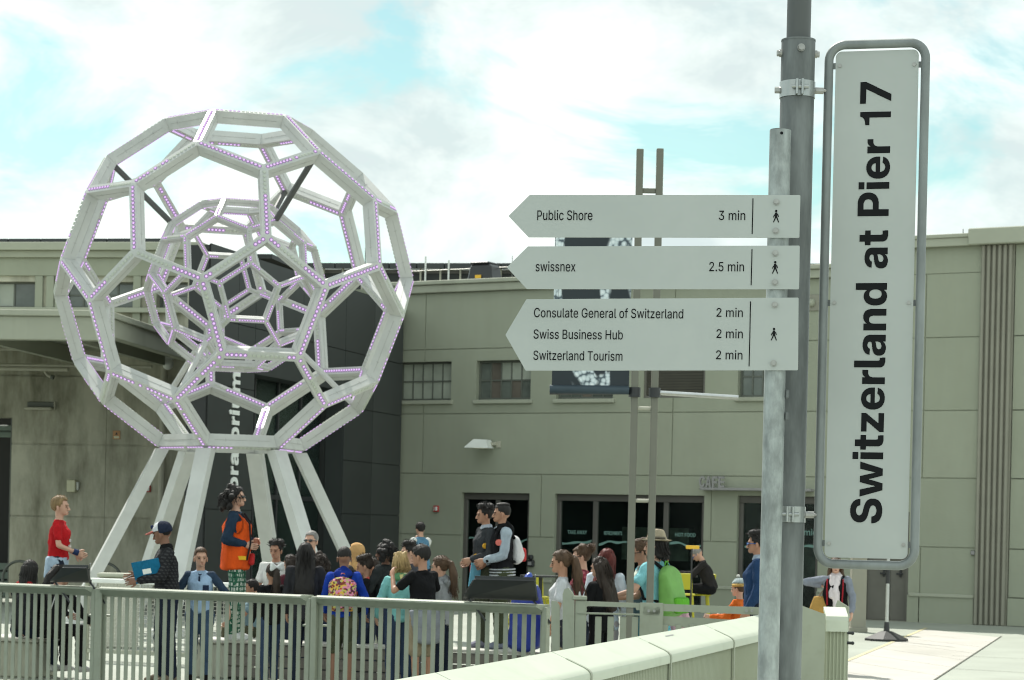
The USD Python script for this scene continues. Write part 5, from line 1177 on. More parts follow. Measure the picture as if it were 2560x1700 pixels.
    # top
    tc, tl, hem = top[0], top[1], top[2]; tm = tc if isinstance(tc, UsdShade.Material) else cloth(tc)
    sc_m = top[3] if len(top) > 3 else tm; sc_m = sc_m if isinstance(sc_m, UsdShade.Material) else cloth(sc_m)
    q = [hull([(up((0, 0, hem + .04)), (.145, .178 * sw, .035)), (up((0, 0, 1.12)), (.138, .165 * sw, .06))]),
         hull([(up((0, 0, 1.12)), (.138, .165 * sw, .06)), (up((.006, 0, 1.31)), (.148, .176 * sw, .09)), (up((-.005, .12 * sw, 1.425)), .056), (up((-.005, -.12 * sw, 1.425)), .056)]),
         hull([(up((-.005, .13 * sw, 1.42)), .052), (up((-.005, -.13 * sw, 1.42)), .052), (up((-.012, 0, 1.475)), (.066, .072, .03))])]
    sl_ = []
    for s in (1, -1):
        a, e, w, d2 = J[s]
        first = limb((up((0, s * .10 * sw, 1.41)), .062), (a, .064))
        if tl == 'long': sl_ += first + limb((a, .068), (e, .058), (w - d2 * .02, .047))
        elif tl == 'short': sl_ += first + limb((a, .064), (a + (e - a) * .62, .062))
        elif tl == 'three': sl_ += first + limb((a, .063), (e, .053), (e + (w - e) * .35, .049))
    if sc_m is tm:
        v, f = soften(union(q + sl_), .032, 5, .017, 12.0, seed + 1, (1, 1, 1.3)); part(t, 'shirt', (W(v), f), tm, True)
    else:
        v, f = soften(union(q), .032, 5, .016, 12.0, seed + 1, (1, 1, 1.3)); part(t, 'jacket', (W(v), f), tm, True)
        v, f = soften(union(sl_), .032, 5, .016, 12.0, seed + 2); part(t, 'sleeves', (W(v), f), sc_m, True)
    if vest is not None:
        vm = vest[0] if isinstance(vest[0], UsdShade.Material) else cloth(vest[0])
        q = [hull([(up((-.02, 0, vest[1] + .03)), (.175, .198 * sw, .03)), (up((0, 0, 1.12)), (.168, .186 * sw, .06)), ]),
             hull([(up((0, 0, 1.12)), (.168, .186 * sw, .06)), (up((.006, 0, 1.31)), (.174, .178 * sw, .085)), (up((-.01, .105 * sw, 1.435)), .052), (up((-.01, -.105 * sw, 1.435)), .052)])]
        v, f = soften(union(q), .032, 5, .013, 10.0, seed + 5); part(t, 'vest', (W(v), f), vm, True)
    if collar:
        q = [hull([(up((-.015, 0, 1.475)), (.078, .085, .028)), (up((-.02, 0, 1.52)), (.066, .068, .02))])]
        if collar[1] == 'hood': q.append(hull([(up((-.09, .07, 1.46)), .05), (up((-.09, -.07, 1.46)), .05), (up((-.10, 0, 1.40)), .055), (up((-.05, 0, 1.52)), .045)]))
        v, f = soften(union(q), .03, 4, .006, 20, seed); part(t, 'hood' if collar[1] == 'hood' else 'collar', (W(v), f), cloth(collar[0]), True)
    # hair
    rr = np.random.RandomState(seed + 11)
    if hair:
        st, hm = hair[0], hair_m(hair[1])
        def cut(m):
            I = lambda a, b: Manifold.hull_points(np.array([[xx, yy, zz] for xx in (a[0], b[0]) for yy in (a[1], b[1]) for zz in (a[2], b[2])]))
            m = m - I((.052, -.3, 1.2), (.4, .3, 1.705)) - I((.030, -.3, 1.2), (.4, .3, 1.66)) - I((-.022, -.3, 1.2), (.4, .3, 1.628)) - I((-.4, -.3, 1.1), (.4, .3, 1.568))
            return m
        capm = cut(hull([((-.014, 0, 1.668), (.100, .083, .097)), ((.016, 0, 1.668), (.082, .078, .090))]))
        parts_ = [capm]; amp = .006
        if st == 'long':
            ln = hair[2] if len(hair) > 2 else 1.20
            parts_ += [hull([((-.045, .045, 1.66), .050), ((-.045, -.045, 1.66), .050), ((-.085, .065, 1.48), .045), ((-.085, -.065, 1.48), .045)]),
                       hull([((-.085, .065, 1.48), .045), ((-.085, -.065, 1.48), .045), ((-.125, .07, ln + .08), .042), ((-.125, -.07, ln + .08), .042)]), hull([((-.125, .07, ln + .08), .042), ((-.125, -.07, ln + .08), .042), ((-.12, 0, ln), (.03, .07, .03))])]
            for s in (1, -1): parts_.append(hull([((-.01, s * .074, 1.66), .026), ((-.03, s * .085, 1.50), .030), ((-.05, s * .095, max(ln + .05, 1.38)), .026)]))
            amp = .013
        elif st == 'pony':
            parts_ += [hull([((-.09, 0, 1.68), .032), ((-.13, .01, 1.66), .034)]), hull([((-.13, .01, 1.66), .036), ((-.155, .015, 1.52), .048)]), hull([((-.155, .015, 1.52), .048), ((-.14, .02, 1.34), .030)])]; amp = .010
        elif st == 'bun':
            parts_ += [hull([((-.08, 0, 1.70), .05), ((-.11, 0, 1.72), .055)])] + [hull([((rr.normal(-.05, .03), rr.normal(0, .05), 1.71 + rr.rand() * .05), .03)]) for _ in range(8)]; amp = .014
        elif st == 'curly':
            for _ in range(46):
                a = rr.uniform(-2.45, 2.45) + math.pi; z = rr.uniform(1.53, 1.76); r = .085 + .02 * rr.rand() + (.025 if z < 1.66 else -.02)
                if z > 1.72: r = .05 * rr.rand()
                p = V3(-.02 + r * math.cos(a) * 1.05, r * math.sin(a) * .95, z)
                if p[0] > .02 and z < 1.70: continue
                parts_.append(hull([(p, rr.uniform(.025, .042)), (p + [-.012, 0, -.03], .022)]))
            amp = .012
        elif st == 'medium':
            parts_ += [hull([((-.03, 0, 1.66), (.085, .085, .085)), ((-.05, .05, 1.55), .04), ((-.05, -.05, 1.55), .04)])] + [hull([((rr.uniform(-.07, .04), rr.uniform(-.045, .045), 1.730 + rr.rand() * .012), .028)]) for _ in range(10)]
            amp = .012
        elif st == 'braids':
            for a in np.linspace(.9, 5.4, 16):
                p = V3(-.02 + .085 * math.cos(a), .078 * math.sin(a), 1.67); parts_ += limb((p, .018), (p + [-.01, 0, -.10], .015), (p * V3(1.15, 1.15, 1) + [-.02, 0, -.24], .012))
            amp = .006
        elif st == 'fade':
            parts_ = [cut(hull([((-.012, 0, 1.675), (.095, .0775, .092)), ((.016, 0, 1.675), (.080, .073, .088))]))]; amp = .002
        elif st == 'thick':
            parts_ += [hull([((rr.uniform(-.08, .055), rr.uniform(-.06, .06), 1.735 + rr.rand() * .012), .034)]) for _ in range(16)]; amp = .008
        hm_ = union(parts_); v, f = soften(hm_, .022, 3, amp, 26.0, seed, (1.6, 1.6, .6))
        sv = []
        N_ = {'long': 130, 'pony': 110, 'curly': 210, 'medium': 120, 'bun': 100, 'braids': 40, 'thick': 130, 'short': 70}.get(st, 0)
        for _ in range(N_):
            az = rr.uniform(-math.pi, math.pi); el_h = rr.uniform(.05, 1.5) if st in ('short', 'thick') else rr.uniform(-.5, 1.4)
            p = V3(-.012 + .096 * math.cos(el_h) * math.cos(az), .082 * math.cos(el_h) * math.sin(az), 1.668 + .094 * math.sin(el_h))
            if p[0] > .035 and p[2] < 1.715: continue
            if p[0] > -.02 and p[2] < 1.63: continue
            o = V3(math.cos(az), math.sin(az), 0); pts = [p]
            if st in ('short', 'thick'):
                q_ = V3(rr.uniform(-.2, .8), rr.normal(0, .5), rr.uniform(-.2, .6)); q_ /= np.linalg.norm(q_); ln_ = .022 if st == 'short' else .045
                pts += [p + (q_ * .6 + o * .25) * ln_ * .5, p + (q_ + o * .2) * ln_]
            elif st == 'curly':
                L_ = rr.uniform(.06, .16); ph = rr.uniform(0, 6.28)
                for i_ in range(1, 7): u = i_ / 6; pts.append(p + o * (.030 + .045 * u) * min(1, u * 2.5) * (1.0 if p[0] < .02 else .35) + V3(-.02 * u, 0, -L_ * u) + .014 * V3(math.cos(ph + u * 9), math.sin(ph + u * 9), 0) * u)
            else:
                end = {'long': (V3(-.125 + rr.normal(0, .018), rr.uniform(-.115, .115), (hair[2] if len(hair) > 2 else 1.2) + rr.normal(0, .03))), 'pony': V3(-.15 + rr.normal(0, .03), .015 + rr.normal(0, .03), 1.34 + rr.normal(0, .05)), 'medium': V3(-.06 + rr.normal(0, .03), rr.uniform(-.09, .09), 1.52 + rr.normal(0, .02)), 'bun': V3(-.12 + rr.normal(0, .03), rr.normal(0, .05), 1.72 + rr.normal(0, .04)), 'braids': V3(-.05 + rr.normal(0, .06), rr.uniform(-.1, .1), 1.42)}[st]
                mid = {'pony': V3(-.125, .01, 1.67), 'bun': V3(-.09, 0, 1.71)}.get(st, V3(min(p[0], -.02) * .8 - .05, p[1] * 1.05 + rr.normal(0, .008), 1.57))
                if st == 'long' and p[0] > -.03: mid = V3(-.045, np.sign(p[1]) * .095, 1.55); end = V3(-.07 + rr.normal(0, .02), np.sign(p[1]) * rr.uniform(.085, .12), end[2] + .05)
                w1 = rr.normal(0, .006, 3)
                pts += [p * .55 + mid * .45 + o * .010, mid + w1 + o * .008, mid * .5 + end * .5 + rr.normal(0, .012, 3), end + rr.normal(0, .008, 3)]
            sv.append(path_tube(pts, np.linspace(.0042, .0016, len(pts)) * (1.25 if st != 'short' else .8), 4))
        if sv: v, f = cat([(v, f)] + sv)
        v = np.array([hd(p) for p in v]); part(t, 'hair', (W(v), f), hm, True)
    if glasses:
        g = []
        for s in (1, -1): g += [VF(hull([(hd((.098, s * .030, 1.634)), np.array((.006, .020, .015)) * hs), (hd((.092, s * .048, 1.636)), np.array((.006, .010, .011)) * hs)])), rod(hd((.090, s * .058, 1.640)), hd((-.005, s * .077, 1.636)), .004, n=5)]
        g.append(rod(hd((.103, .014, 1.640)), hd((.103, -.014, 1.640)), .004, n=5)); g = cat(g); part(t, 'sunglasses', (W(g[0]), g[1]), glasses, True)
    return Pn
def plist(l): return list(l)
def add(Pn, name, mesh, m, smooth=True, headed=False):
    if isinstance(mesh, list):
        for q_ in mesh: add(Pn, name, q_, m, smooth, headed)
        return
    v, f = VF(mesh)
    if headed: v = np.array([Pn.hd(p) for p in v])
    return part(Pn.t, name, (Pn.W(v), f), m, smooth)
def other(Pn, name, label, cat_, parts_, dz=0):
    "something carried: a thing of its own, given in the person's own coordinates"
    all_v = np.vstack([Pn.W(VF(m)[0]) for _, m, _ in parts_]); t = thing(name, label, cat_, (all_v[:, 0].mean(), all_v[:, 1].mean(), all_v[:, 2].min()))
    for nm, m, mm in parts_: v, f = VF(m); part(t, nm, (Pn.W(v), f), mm, 35)
def upm(Pn, m): v, f = VF(m); return np.array([Pn.up(p) for p in v]), f
def backpack(Pn, label, m, m2, w=.14, z0=1.02, z1=1.42, d=.16):
    b = soften(hull([((-.17, s * (w - .05), z), r) for s in (1, -1) for z, r in ((z0 + .06, .06), (z1 - .10, .055))] + [((-.17 - d * .45, s * (w - .07), z0 + .10), .05) for s in (1, -1)] + [((-.16, 0, z1 - .03), (.05, w * .6, .03))]), .04, 3, .006, 12)
    pocket = soften(hull([((-.20 - d * .5, s * (w - .08), z), .035) for s in (1, -1) for z in (z0 + .07, z0 + .17)]), .04, 2)
    st = []
    for s in (1, -1): st.append(cat([VF(u) for u in limb(((-.13, s * .085, z1 - .03), .020), ((-.03, s * .105, 1.49), .018), ((.09, s * .11, 1.43), .018), ((.125, s * .12, 1.28), .018), ((.05, s * .17, 1.10), .016), ((-.12, s * .13, 1.06), .016))]))
    other(Pn, 'backpack', label, 'backpack', [('bag', upm(Pn, b), m), ('pocket', upm(Pn, pocket), m2), ('strap', upm(Pn, st[0]), cloth(BLK)), ('strap', upm(Pn, st[1]), cloth(BLK)), ('grab_loop', upm(Pn, path_tube([(-.13, -.03, z1), (-.14, -.02, z1 + .04), (-.14, .02, z1 + .04), (-.13, .03, z1)], .008, 6)), m2)])

BZ_ = BZ
DENIM = (.035, .055, .10); DENIMD = (.016, .022, .038); BLK = (.008, .008, .009); WHT = (.62, .63, .61)
# 1 boy in red on the bench at the left
P = person('boy in a red t-shirt, pale blue jersey tied round his waist, at far left', 150, 1236, 25.3, 0, base=.50, kid=True, skin='light', hair=('short', 'light'), top=((.42, .012, .016), 'short', .93), bottom=(DENIMD, 'long'), L=(0, 6, 52, 22), R=(2, 8, 54, 20), seed=21, wide=.9, shoes=(.3, .3, .3))
w_ = soften(hull([((-.01, 0, .98), (.155, .20, .05)), ((-.01, 0, .86), (.15, .20, .06)), ((-.04, 0, .74), (.14, .185, .05))]), .04, 4, .014, 12, 4); add(P, 'tied_jersey', w_, cloth((.36, .46, .56)))
add(P, 'print', plist([bx(.142, -.05, 1.10, .158, .07, 1.16), bx(.146, -.03, 1.2, .16, .05, 1.24)]), cloth((.55, .5, .48)), False)
wr = P.J[-1][2]; q = P.J[-1][3]; add(P, 'wristband', rod(wr - q * .04, wr + q * .03, .04, n=10), cloth((.02, .035, .09)))
# 2, 3 seated at far left
P = person('person with black braids in a dark jacket seated on the block behind the leftmost railing', 78, 1418, 24.9, 70, seat=.46, H=1.66, lean=8, skin='brown', hair=('braids', 'black'), top=((.022, .022, .026), 'long', .92), bottom=(DENIMD, 'slim'), shoes=WHT, L=(25, 12, 40, 10), R=(25, 12, 30, 10), collar=((.30, .02, .02), 'hood'), seed=2)
P = person('person in a black jacket with white piping seated behind the small reading panel', 168, 1424, 24.9, 60, seat=.46, H=1.62, lean=14, hp=18, skin='tan', hair=('pony', 'black'), top=(BLK, 'long', .92), bottom=(BLK, 'slim'), shoes=(.4, .4, .4), L=(35, 10, 30, 5), R=(35, 12, 25, 5), seed=3)
add(P, 'piping', plist([rod(P.up((-.125, s * .05, 1.06)), P.up((-.12, s * .10, 1.36)), .008, n=6) for s in (1, -1)]), cloth((.5, .5, .5)))
other(P, 'pink_bag', 'pink and lilac bag on the lap between the two seated people in black', 'bag', [('bag', soften(hull([((.05, .32, .62), .09), ((-.06, .34, .60), .08), ((.0, .33, .70), .07)]), .05, 2, .012, 14), pattern_mat('pink_print', [(.62, .30, .26), (.55, .22, .30), (.30, .20, .50), (.62, .40, .34)], 9)), ('handle', path_tube([(-.06, .33, .70), (-.03, .33, .78), (.04, .33, .78), (.06, .33, .70)], .010, 6), cloth((.5, .2, .25)))])
# 4 man with cap, folder and papers
M_plaid = pattern_mat('dark_plaid', [(.012, .012, .014), (.020, .020, .022), (.05, .05, .052), (.03, .03, .032)], 9, 'plaid')
P = person('man in a plaid jacket and white and navy cap holding a blue folder', 400, 1300, 24.75, 200, skin='brown', hair=('fade', 'black'), top=(M_plaid, 'long', .90), bottom=(DENIMD, 'long'), shoes=(.16, .13, .10), L=(18, 8, 55, 10), R=(14, 22, 66, 30), hyaw=-24, hp=6, seed=4, collar=(BLK, 'collar'))
capd = hull([((-.012, 0, 1.678), (.108, .09, .092))]); I = lambda a, b: Manifold.hull_points(np.array([[xx, yy, zz] for xx in (a[0], b[0]) for yy in (a[1], b[1]) for zz in (a[2], b[2])]))
add(P, 'cap_front', capd - I((-.3, -.2, 1.4), (.3, .2, 1.672)) - I((-.3, -.2, 1.6), (.005, .2, 1.9)), cloth((.60, .62, .64)), 30, True)
add(P, 'cap_back', capd - I((-.3, -.2, 1.4), (.3, .2, 1.640)) - I((.004, -.2, 1.6), (.3, .2, 1.9)), cloth((.018, .024, .045)), 30, True)
add(P, 'cap_brim', hull([((.085, .06, 1.676), .008), ((.085, -.06, 1.676), .008), ((.165, .035, 1.664), .007), ((.165, -.035, 1.664), .007)]), cloth((.62, .20, .17)), True, True)
add(P, 'cap_emblem', rod(P.hd((.085, .0, 1.725)), P.hd((.105, .0, 1.727)), .022, n=10), cloth((.02, .03, .08)))
c = P.J[1][2] + [.03, -.02, .03]
FRM = lambda o, a, b: (np.asarray(o, float), np.asarray(a, float) / np.linalg.norm(a), np.asarray(b, float) / np.linalg.norm(b), np.cross(np.asarray(a, float) / np.linalg.norm(a), np.asarray(b, float) / np.linalg.norm(b)))
fo = FRM(c + [-.20, .05, -.03], (.95, -.10, -.20), (.26, 0, .95))
other(P, 'blue_folder', 'blue folder with a white sticker held by the man in the cap', 'folder', [('cover', place(cbx(-.10, 0, -.006, .20, .24, .006, .003), fo), cloth((.012, .13, .24))), ('sticker', place(bx(.01, .09, .0062, .10, .145, .0072), fo), M_white), ('sticker', place(bx(.01, .09, -.0072, .10, .145, -.0062), fo), M_white)])
c = P.J[-1][2] + P.J[-1][3] * .11; fo = FRM(c, (1, .2, -.45), (0, 1, .1))
other(P, 'papers', 'white papers in the hand of the man in the cap', 'papers', [('sheet', place(bx(-.05, -.08, .0, .15, .08, .002), fo), M_white), ('sheet', place(bx(-.04, -.07, .004, .16, .09, .006), FRM(c, (1, .3, -.5), (0, 1, .1))), M_white)])
# 5 boy in blue facing the camera
P = person('boy in a light blue shirt with navy sleeves facing the camera with arms spread', 502, 1365, 25.0, -92, kid=True, skin='light', hair=('fade', 'brown'), top=((.30, .42, .58), 'three', .90, (.03, .05, .085)), bottom=((.05, .085, .14), 'long'), shoes=BLK, L=(-8, 38, 16, -12), R=(-8, 34, 14, -12), hyaw=6, seed=5)
add(P, 'pocket', cbx(.142, .05, 1.20, .158, .13, 1.30, .004), cloth((.02, .03, .06)), False); add(P, 'placket', cat(bx(.142, -.012, 1.26, .156, .012, 1.42), rod((.02, .07, 1.47), (.09, 0, 1.43), .010, n=6), rod((.02, -.07, 1.47), (.09, 0, 1.43), .010, n=6)), cloth((.02, .03, .055)), False)
# 6 woman in the orange vest on the bench
M_legg = pattern_mat('green_white_print', [(.52, .56, .49), (.52, .56, .49), (.03, .12, .07), (.015, .05, .035), (.015, .05, .035), (.015, .05, .035)], 30, 'cells', (1, 1, .62))
P = person('woman with dark curly hair in an orange vest and patterned trousers standing on the bench', 588, 1212, 25.35, 2, base=BZ_, skin='light', hair=('curly', 'black'), top=((.018, .034, .060), 'long', .92), bottom=(M_legg, 'slim'), shoes=WHT, L=(-8, 8, 88, 34), R=(-8, 8, 90, 30), glasses=M_shade, vest=((.66, .085, .012), .80), seed=6, wide=.8)
add(P, 'vest_trim', plist([path_tube([P.up(q) for q in ((.08, s * .13, 1.46), (.168, s * .10, 1.34), (.176, s * .105, 1.12), (.13, s * .11, .92))], .012, 6) for s in (1, -1)]), cloth((.02, .02, .022)))
add(P, 'vest_pocket', plist([cbx(.02, s * .176 - .012, .93, .13, s * .176 + .012, .975, .004) for s in (1, -1)]), cloth((.70, .42, .03)), False)
add(P, 'scarf', path_tube([P.up(q) for q in ((-.02, .08, 1.49), (.06, .07, 1.44), (.125, .03, 1.32), (.15, 0, 1.18), (.15, 0, 1.0))], .014, 6), pattern_mat('lanyard_print', [(.5, .5, .48), (.05, .06, .09), (.55, .25, .05)], 30))
add(P, 'armhole_trim', plist([path_tube([P.up((.02 + .085 * math.cos(a), s * .175, 1.34 + .115 * math.sin(a))) for a in np.linspace(0, 6.28, 16)[:-1]], .010, 5, True) for s in (1, -1)]), cloth((.35, .05, .01)))
other(P, 'red_pouch', 'small red pouch hanging in front of the woman in the orange vest', 'pouch', [('pouch', soften(hull([((.17, .03, .90), .035), ((.17, -.03, .90), .035), ((.18, .0, .98), .03)]), .03, 2), cloth((.45, .03, .03))), ('strap', path_tube([(.17, .03, .98), (.15, .05, 1.15), (.08, .08, 1.42)], .008, 5), cloth(BLK))])
# 7 - 11 the group below the sculpture
P = person('person with short dark hair in a white shirt facing the camera beside the white leg', 690, 1348, 26.5, -100, skin='tan', hair=('thick', 'black'), top=(WHT, 'short', .90), bottom=(DENIMD, 'long'), seed=7, lean=4)
P = person('girl with a white bow in her dark hair and a black jacket', 682, 1405, 24.6, 125, kid=True, skin='tan', hair=('pony', 'dark'), top=(BLK, 'long', .88), bottom=(DENIM, 'slim'), seed=8, shoes=(.1, .1, .1))
bw = soften(union([hull([((-.10, 0, 1.71), .015), ((-.11, s * .07, 1.745), (.015, .02, .03)), ((-.11, s * .075, 1.69), (.015, .02, .025))]) for s in (1, -1)] + [hull([((-.10, 0, 1.71), .022)])], ), .03, 1, .006, 20); add(P, 'hair_bow', bw, cloth((.68, .70, .70)), True, True)
P = person('woman with very long straight black hair in a charcoal top seen from behind', 765, 1353, 24.45, 92, skin='tan', hair=('long', 'black', 1.14), top=((.026, .026, .030), 'long', .80), bottom=(DENIMD, 'slim'), seed=9, shoes=(.05, .05, .06))
P = person('grey haired man in sunglasses behind the long haired woman', 780, 1324, 27.3, -122, skin='light', hair=('fade', 'grey'), top=((.020, .022, .024), 'long', .90), glasses=M_shade, seed=10)
P = person('person with wavy dark hair right of the long haired woman', 802, 1380, 25.6, 80, skin='tan', hair=('curly', 'dark'), top=((.10, .11, .13), 'long', .88), seed=12)
P = person('dark haired woman in a maroon top behind the girl with the bow', 727, 1383, 26.2, 150, skin='tan', hair=('long', 'dark', 1.25), top=((.08, .02, .03), 'long', .88), seed=40)
P = person('boy in a grey t-shirt standing right of the tan headscarf', 930, 1392, 26.6, 190, kid=True, skin='tan', hair=('short', 'dark'), top=((.16, .17, .18), 'short', .9), seed=41)
# 12 boy with the printed backpack
M_bpk = pattern_mat('bright_backpack_print', [(.55, .10, .04), (.60, .38, .06), (.10, .03, .05), (.60, .22, .32), (.42, .40, .14), (.20, .04, .03), (.12, .05, .10)], 46)
M_camo = pattern_mat('camo_cloth', [(.03, .03, .022), (.07, .07, .04), (.045, .05, .03), (.12, .11, .07)], 9, 'noise')
P = person('boy in a bright blue hoodie and camouflage shorts wearing a colourful printed backpack', 862, 1363, 24.2, 96, kid=True, skin='brown', hair=('fade', 'black'), top=((.012, .045, .32), 'long', .90), bottom=(M_camo, 'short'), shoes=(.10, .05, .05), collar=((.010, .03, .22), 'hood'), seed=13, L=(10, 14, 22, 0), R=(10, 14, 22, 0))
backpack(P, 'colourful printed backpack of reds and yellows on the boy in the blue hoodie', M_bpk, M_bpk, .17, .98, 1.42, .18)
# 13 - 20
P = person('person in a tan headscarf behind the boy in the blue hoodie', 890, 1355, 26.2, 150, skin='brown', hair=None, top=((.05, .045, .045), 'long', .85), seed=14)
hj = hull([((-.015, 0, 1.668), (.112, .095, .103)), ((-.04, 0, 1.55), (.075, .08, .08))]) - I((.045, -.062, 1.55), (.4, .062, 1.73)); hj = hj + hull([((-.02, 0, 1.54), (.075, .08, .05)), ((0, 0, 1.44), (.11, .15, .05))])
add(P, 'headscarf', soften(hj, .03, 3, .006, 14, 2), cloth((.52, .31, .13)), True, True)
P = person('boy with slicked dark hair and coral backpack straps looking down', 908, 1386, 25.3, 175, kid=True, hp=12, skin='tan', hair=('thick', 'dark'), top=(BLK, 'long', .9), seed=15)
add(P, 'strap', plist([path_tube([P.up(q) for q in ((-.12, s * .09, 1.40), (-.03, s * .11, 1.50), (.10, s * .11, 1.40), (.13, s * .12, 1.2))], .020, 6) for s in (1, -1)]), cloth((.60, .10, .08)))
P = person('person with windblown black hair in a dark coat holding a blue folder', 960, 1352, 25.4, 160, skin='brown', hair=('curly', 'black'), top=((.025, .028, .028), 'long', .85), L=(20, 10, 60, 10), R=(20, 10, 55, 10), seed=16)
fo = FRM(P.J[1][2] + [.05, .02, -.10], (.6, 1, 0), (0.1, 0, 1)); other(P, 'blue_folder', 'blue folder held by the person with windblown black hair', 'folder', [('cover', place(cbx(-.14, 0, -.005, .14, .28, .005, .002), fo), cloth((.03, .20, .33))), ('edge', place(bx(-.14, .281, -.006, .14, .29, .006), fo), M_white)])
P = person('blond girl in a turquoise top and yellow scarf seen from behind', 1000, 1377, 24.3, 110, kid=True, skin='light', hair=('medium', 'blond'), top=((.20, .48, .47), 'long', .88), bottom=(DENIM, 'long'), seed=17, R=(30, 14, 80, 0))
add(P, 'scarf', soften(hull([((-.03, 0, 1.47), (.12, .14, .05)), ((-.06, 0, 1.52), (.09, .10, .03))]), .03, 3, .016, 16, 3), pattern_mat('scarf_print', [(.55, .50, .22), (.10, .25, .12), (.60, .58, .35)], 12))
P = person('man in sunglasses with dark hair behind the boy in the black t-shirt', 1021, 1351, 26.4, 200, skin='light', hair=('thick', 'black'), top=((.06, .06, .07), 'long', .9), glasses=M_shade, seed=18)
P = person('boy in a black t-shirt with a grey jacket tied round his waist, elbows raised', 1050, 1357, 23.75, 128, skin='tan', kid=True, hair=('short', 'black'), top=(BLK, 'short', .92), bottom=((.27, .22, .15), 'short'), shoes=BLK, L=(35, 25, 95, 20), R=(30, 30, 90, 20), seed=19, hyaw=20)
w_ = soften(union([hull([((-.02, 0, 1.00), (.155, .20, .05)), ((-.05, 0, .86), (.13, .20, .07)), ((-.10, 0, .66), (.06, .19, .05))]), hull([((.14, .04, .98), .04), ((.13, .06, .78), .04)]), hull([((.14, -.04, .98), .04), ((.13, -.05, .74), .04)])]), .04, 4, .016, 11, 5); add(P, 'tied_jacket', w_, cloth((.22, .235, .26)))
P = person('man in a blue vest and white sleeves beside the sage wall in the distance', 1050, 1303, 43.5, 130, skin='light', hair=('short', 'black'), top=((.10, .22, .33), 'long', .88, WHT), bottom=(DENIMD, 'long'), R=(30, 15, 110, 10), seed=20)
P = person('girl in a grey hoodie with a wavy brown ponytail seen from the side', 1100, 1386, 24.1, 172, kid=True, skin='light', hair=('pony', 'brown'), top=((.27, .28, .29), 'long', .88), bottom=(DENIMD, 'slim'), collar=((.24, .25, .26), 'hood'), L=(15, 8, 70, 10), R=(15, 8, 70, 10), seed=22)
# 21, 22 boys standing on the bench
P = person('boy with curly dark hair in a dark jacket with yellow patches standing on the bench', 1212, 1258, 25.1, 196, base=BZ_, skin='tan', hair=('thick', 'black'), top=((.035, .038, .042), 'long', .90), bottom=((.05, .055, .035), 'long'), collar=((.38, .42, .48), 'collar'), L=(-4, 8, 70, 30), R=(-4, 8, 70, 30), seed=23, hyaw=-14, shoes=(.2, .2, .25))
add(P, 'patch', plist([rod(P.up((.06, .18, 1.26)), P.up((.06, .215, 1.26)), .035, n=10), rod(P.up((.12, .07, 1.12)), P.up((.15, .09, 1.12)), .04, n=10)]), cloth((.55, .30, .03)), False)
P = person('boy with shaved sides in a black and grey varsity jacket standing on the bench', 1256, 1255, 24.9, 198, base=BZ_, skin='tan', hair=('fade', 'black'), top=((.012, .012, .014), 'long', .90, (.33, .39, .44)), bottom=((.055, .065, .035), 'long'), collar=(BLK, 'hood'), L=(0, 6, 68, 26), R=(0, 6, 66, 26), seed=24, hyaw=-18, shoes=(.22, .24, .30))
add(P, 'badge', rod(P.up((.085, .155, 1.30)), P.up((.10, .19, 1.30)), .04, n=10), cloth((.60, .16, .13)), False)
add(P, 'hem_stripes', plist([path_tube([P.up((.152 * math.cos(a), .192 * math.sin(a), z)) for a in np.linspace(0, 6.28, 25)[:-1]], .009, 5, True) for z in (.90, .935, .97)]), cloth((.5, .52, .54)))
add(P, 'hair_line', hull([((.0, 0, 1.738), (.075, .055, .030)), ((-.03, 0, 1.742), (.06, .05, .026))]), hair_m('black'), True, True)
for s in (1, -1): wq_ = P.J[s][2]; dq = P.J[s][3]; add(P, 'cuff', rod(wq_ - dq * .05, wq_ - dq * .02, .046, n=12), cloth(BLK))
backpack(P, 'white backpack with red base on the boy in the varsity jacket', cloth((.60, .60, .60)), cloth((.45, .05, .05)), .13, 1.02, 1.38, .12)
other(P, 'blue_folder', 'pale blue folder hanging from the hands of the boy in the varsity jacket', 'folder', [('cover', place(cbx(-.10, -.24, -.006, .10, .05, .006, .003), FRM(P.J[-1][2] + [.13, .02, -.06], (.7, .5, .1), (-.12, 0, 1))), cloth((.16, .42, .55))), ('tag', place(cbx(-.02, -.10, .006, .05, .0, .012, .003), FRM(P.J[-1][2] + [.13, -.06, -.03], (1, 0, 0), (0, 0, 1))), cloth((.6, .12, .12)))])
# 23 - 28
P = person('girl in a light grey t-shirt with a brown ponytail beyond the railing end', 1402, 1371, 22.7, 172, kid=True, skin='tan', hair=('pony', 'brown'), top=((.47, .48, .50), 'short', .90), bottom=(pattern_mat('dark_floral', [(.012, .014, .02), (.02, .02, .03), (.03, .03, .04), (.25, .22, .15)], 24), 'slim'), L=(2, 10, 12, 0), R=(2, 10, 30, 0), seed=25)
P = person('woman in sunglasses and a maroon patterned shirt with her hair up', 1452, 1360, 24.0, 178, skin='light', hair=('bun', 'brown'), top=(pattern_mat('maroon_print', [(.24, .03, .05), (.16, .018, .035), (.40, .12, .14)], 40), 'long', .86), glasses=M_shade, seed=26)
P = person('woman with long dark wavy hair in a black top by the gate', 1497, 1388, 22.9, 140, skin='light', hair=('long', 'dark', 1.16), top=(BLK, 'long', .86), bottom=(BLK, 'slim'), seed=27)
P = person('woman with long dark red hair in a white top', 1520, 1367, 23.6, 60, skin='light', hair=('long', 'red', 1.25), top=((.56, .60, .66), 'long', .80), bottom=((.42, .36, .36), 'slim'), seed=28)
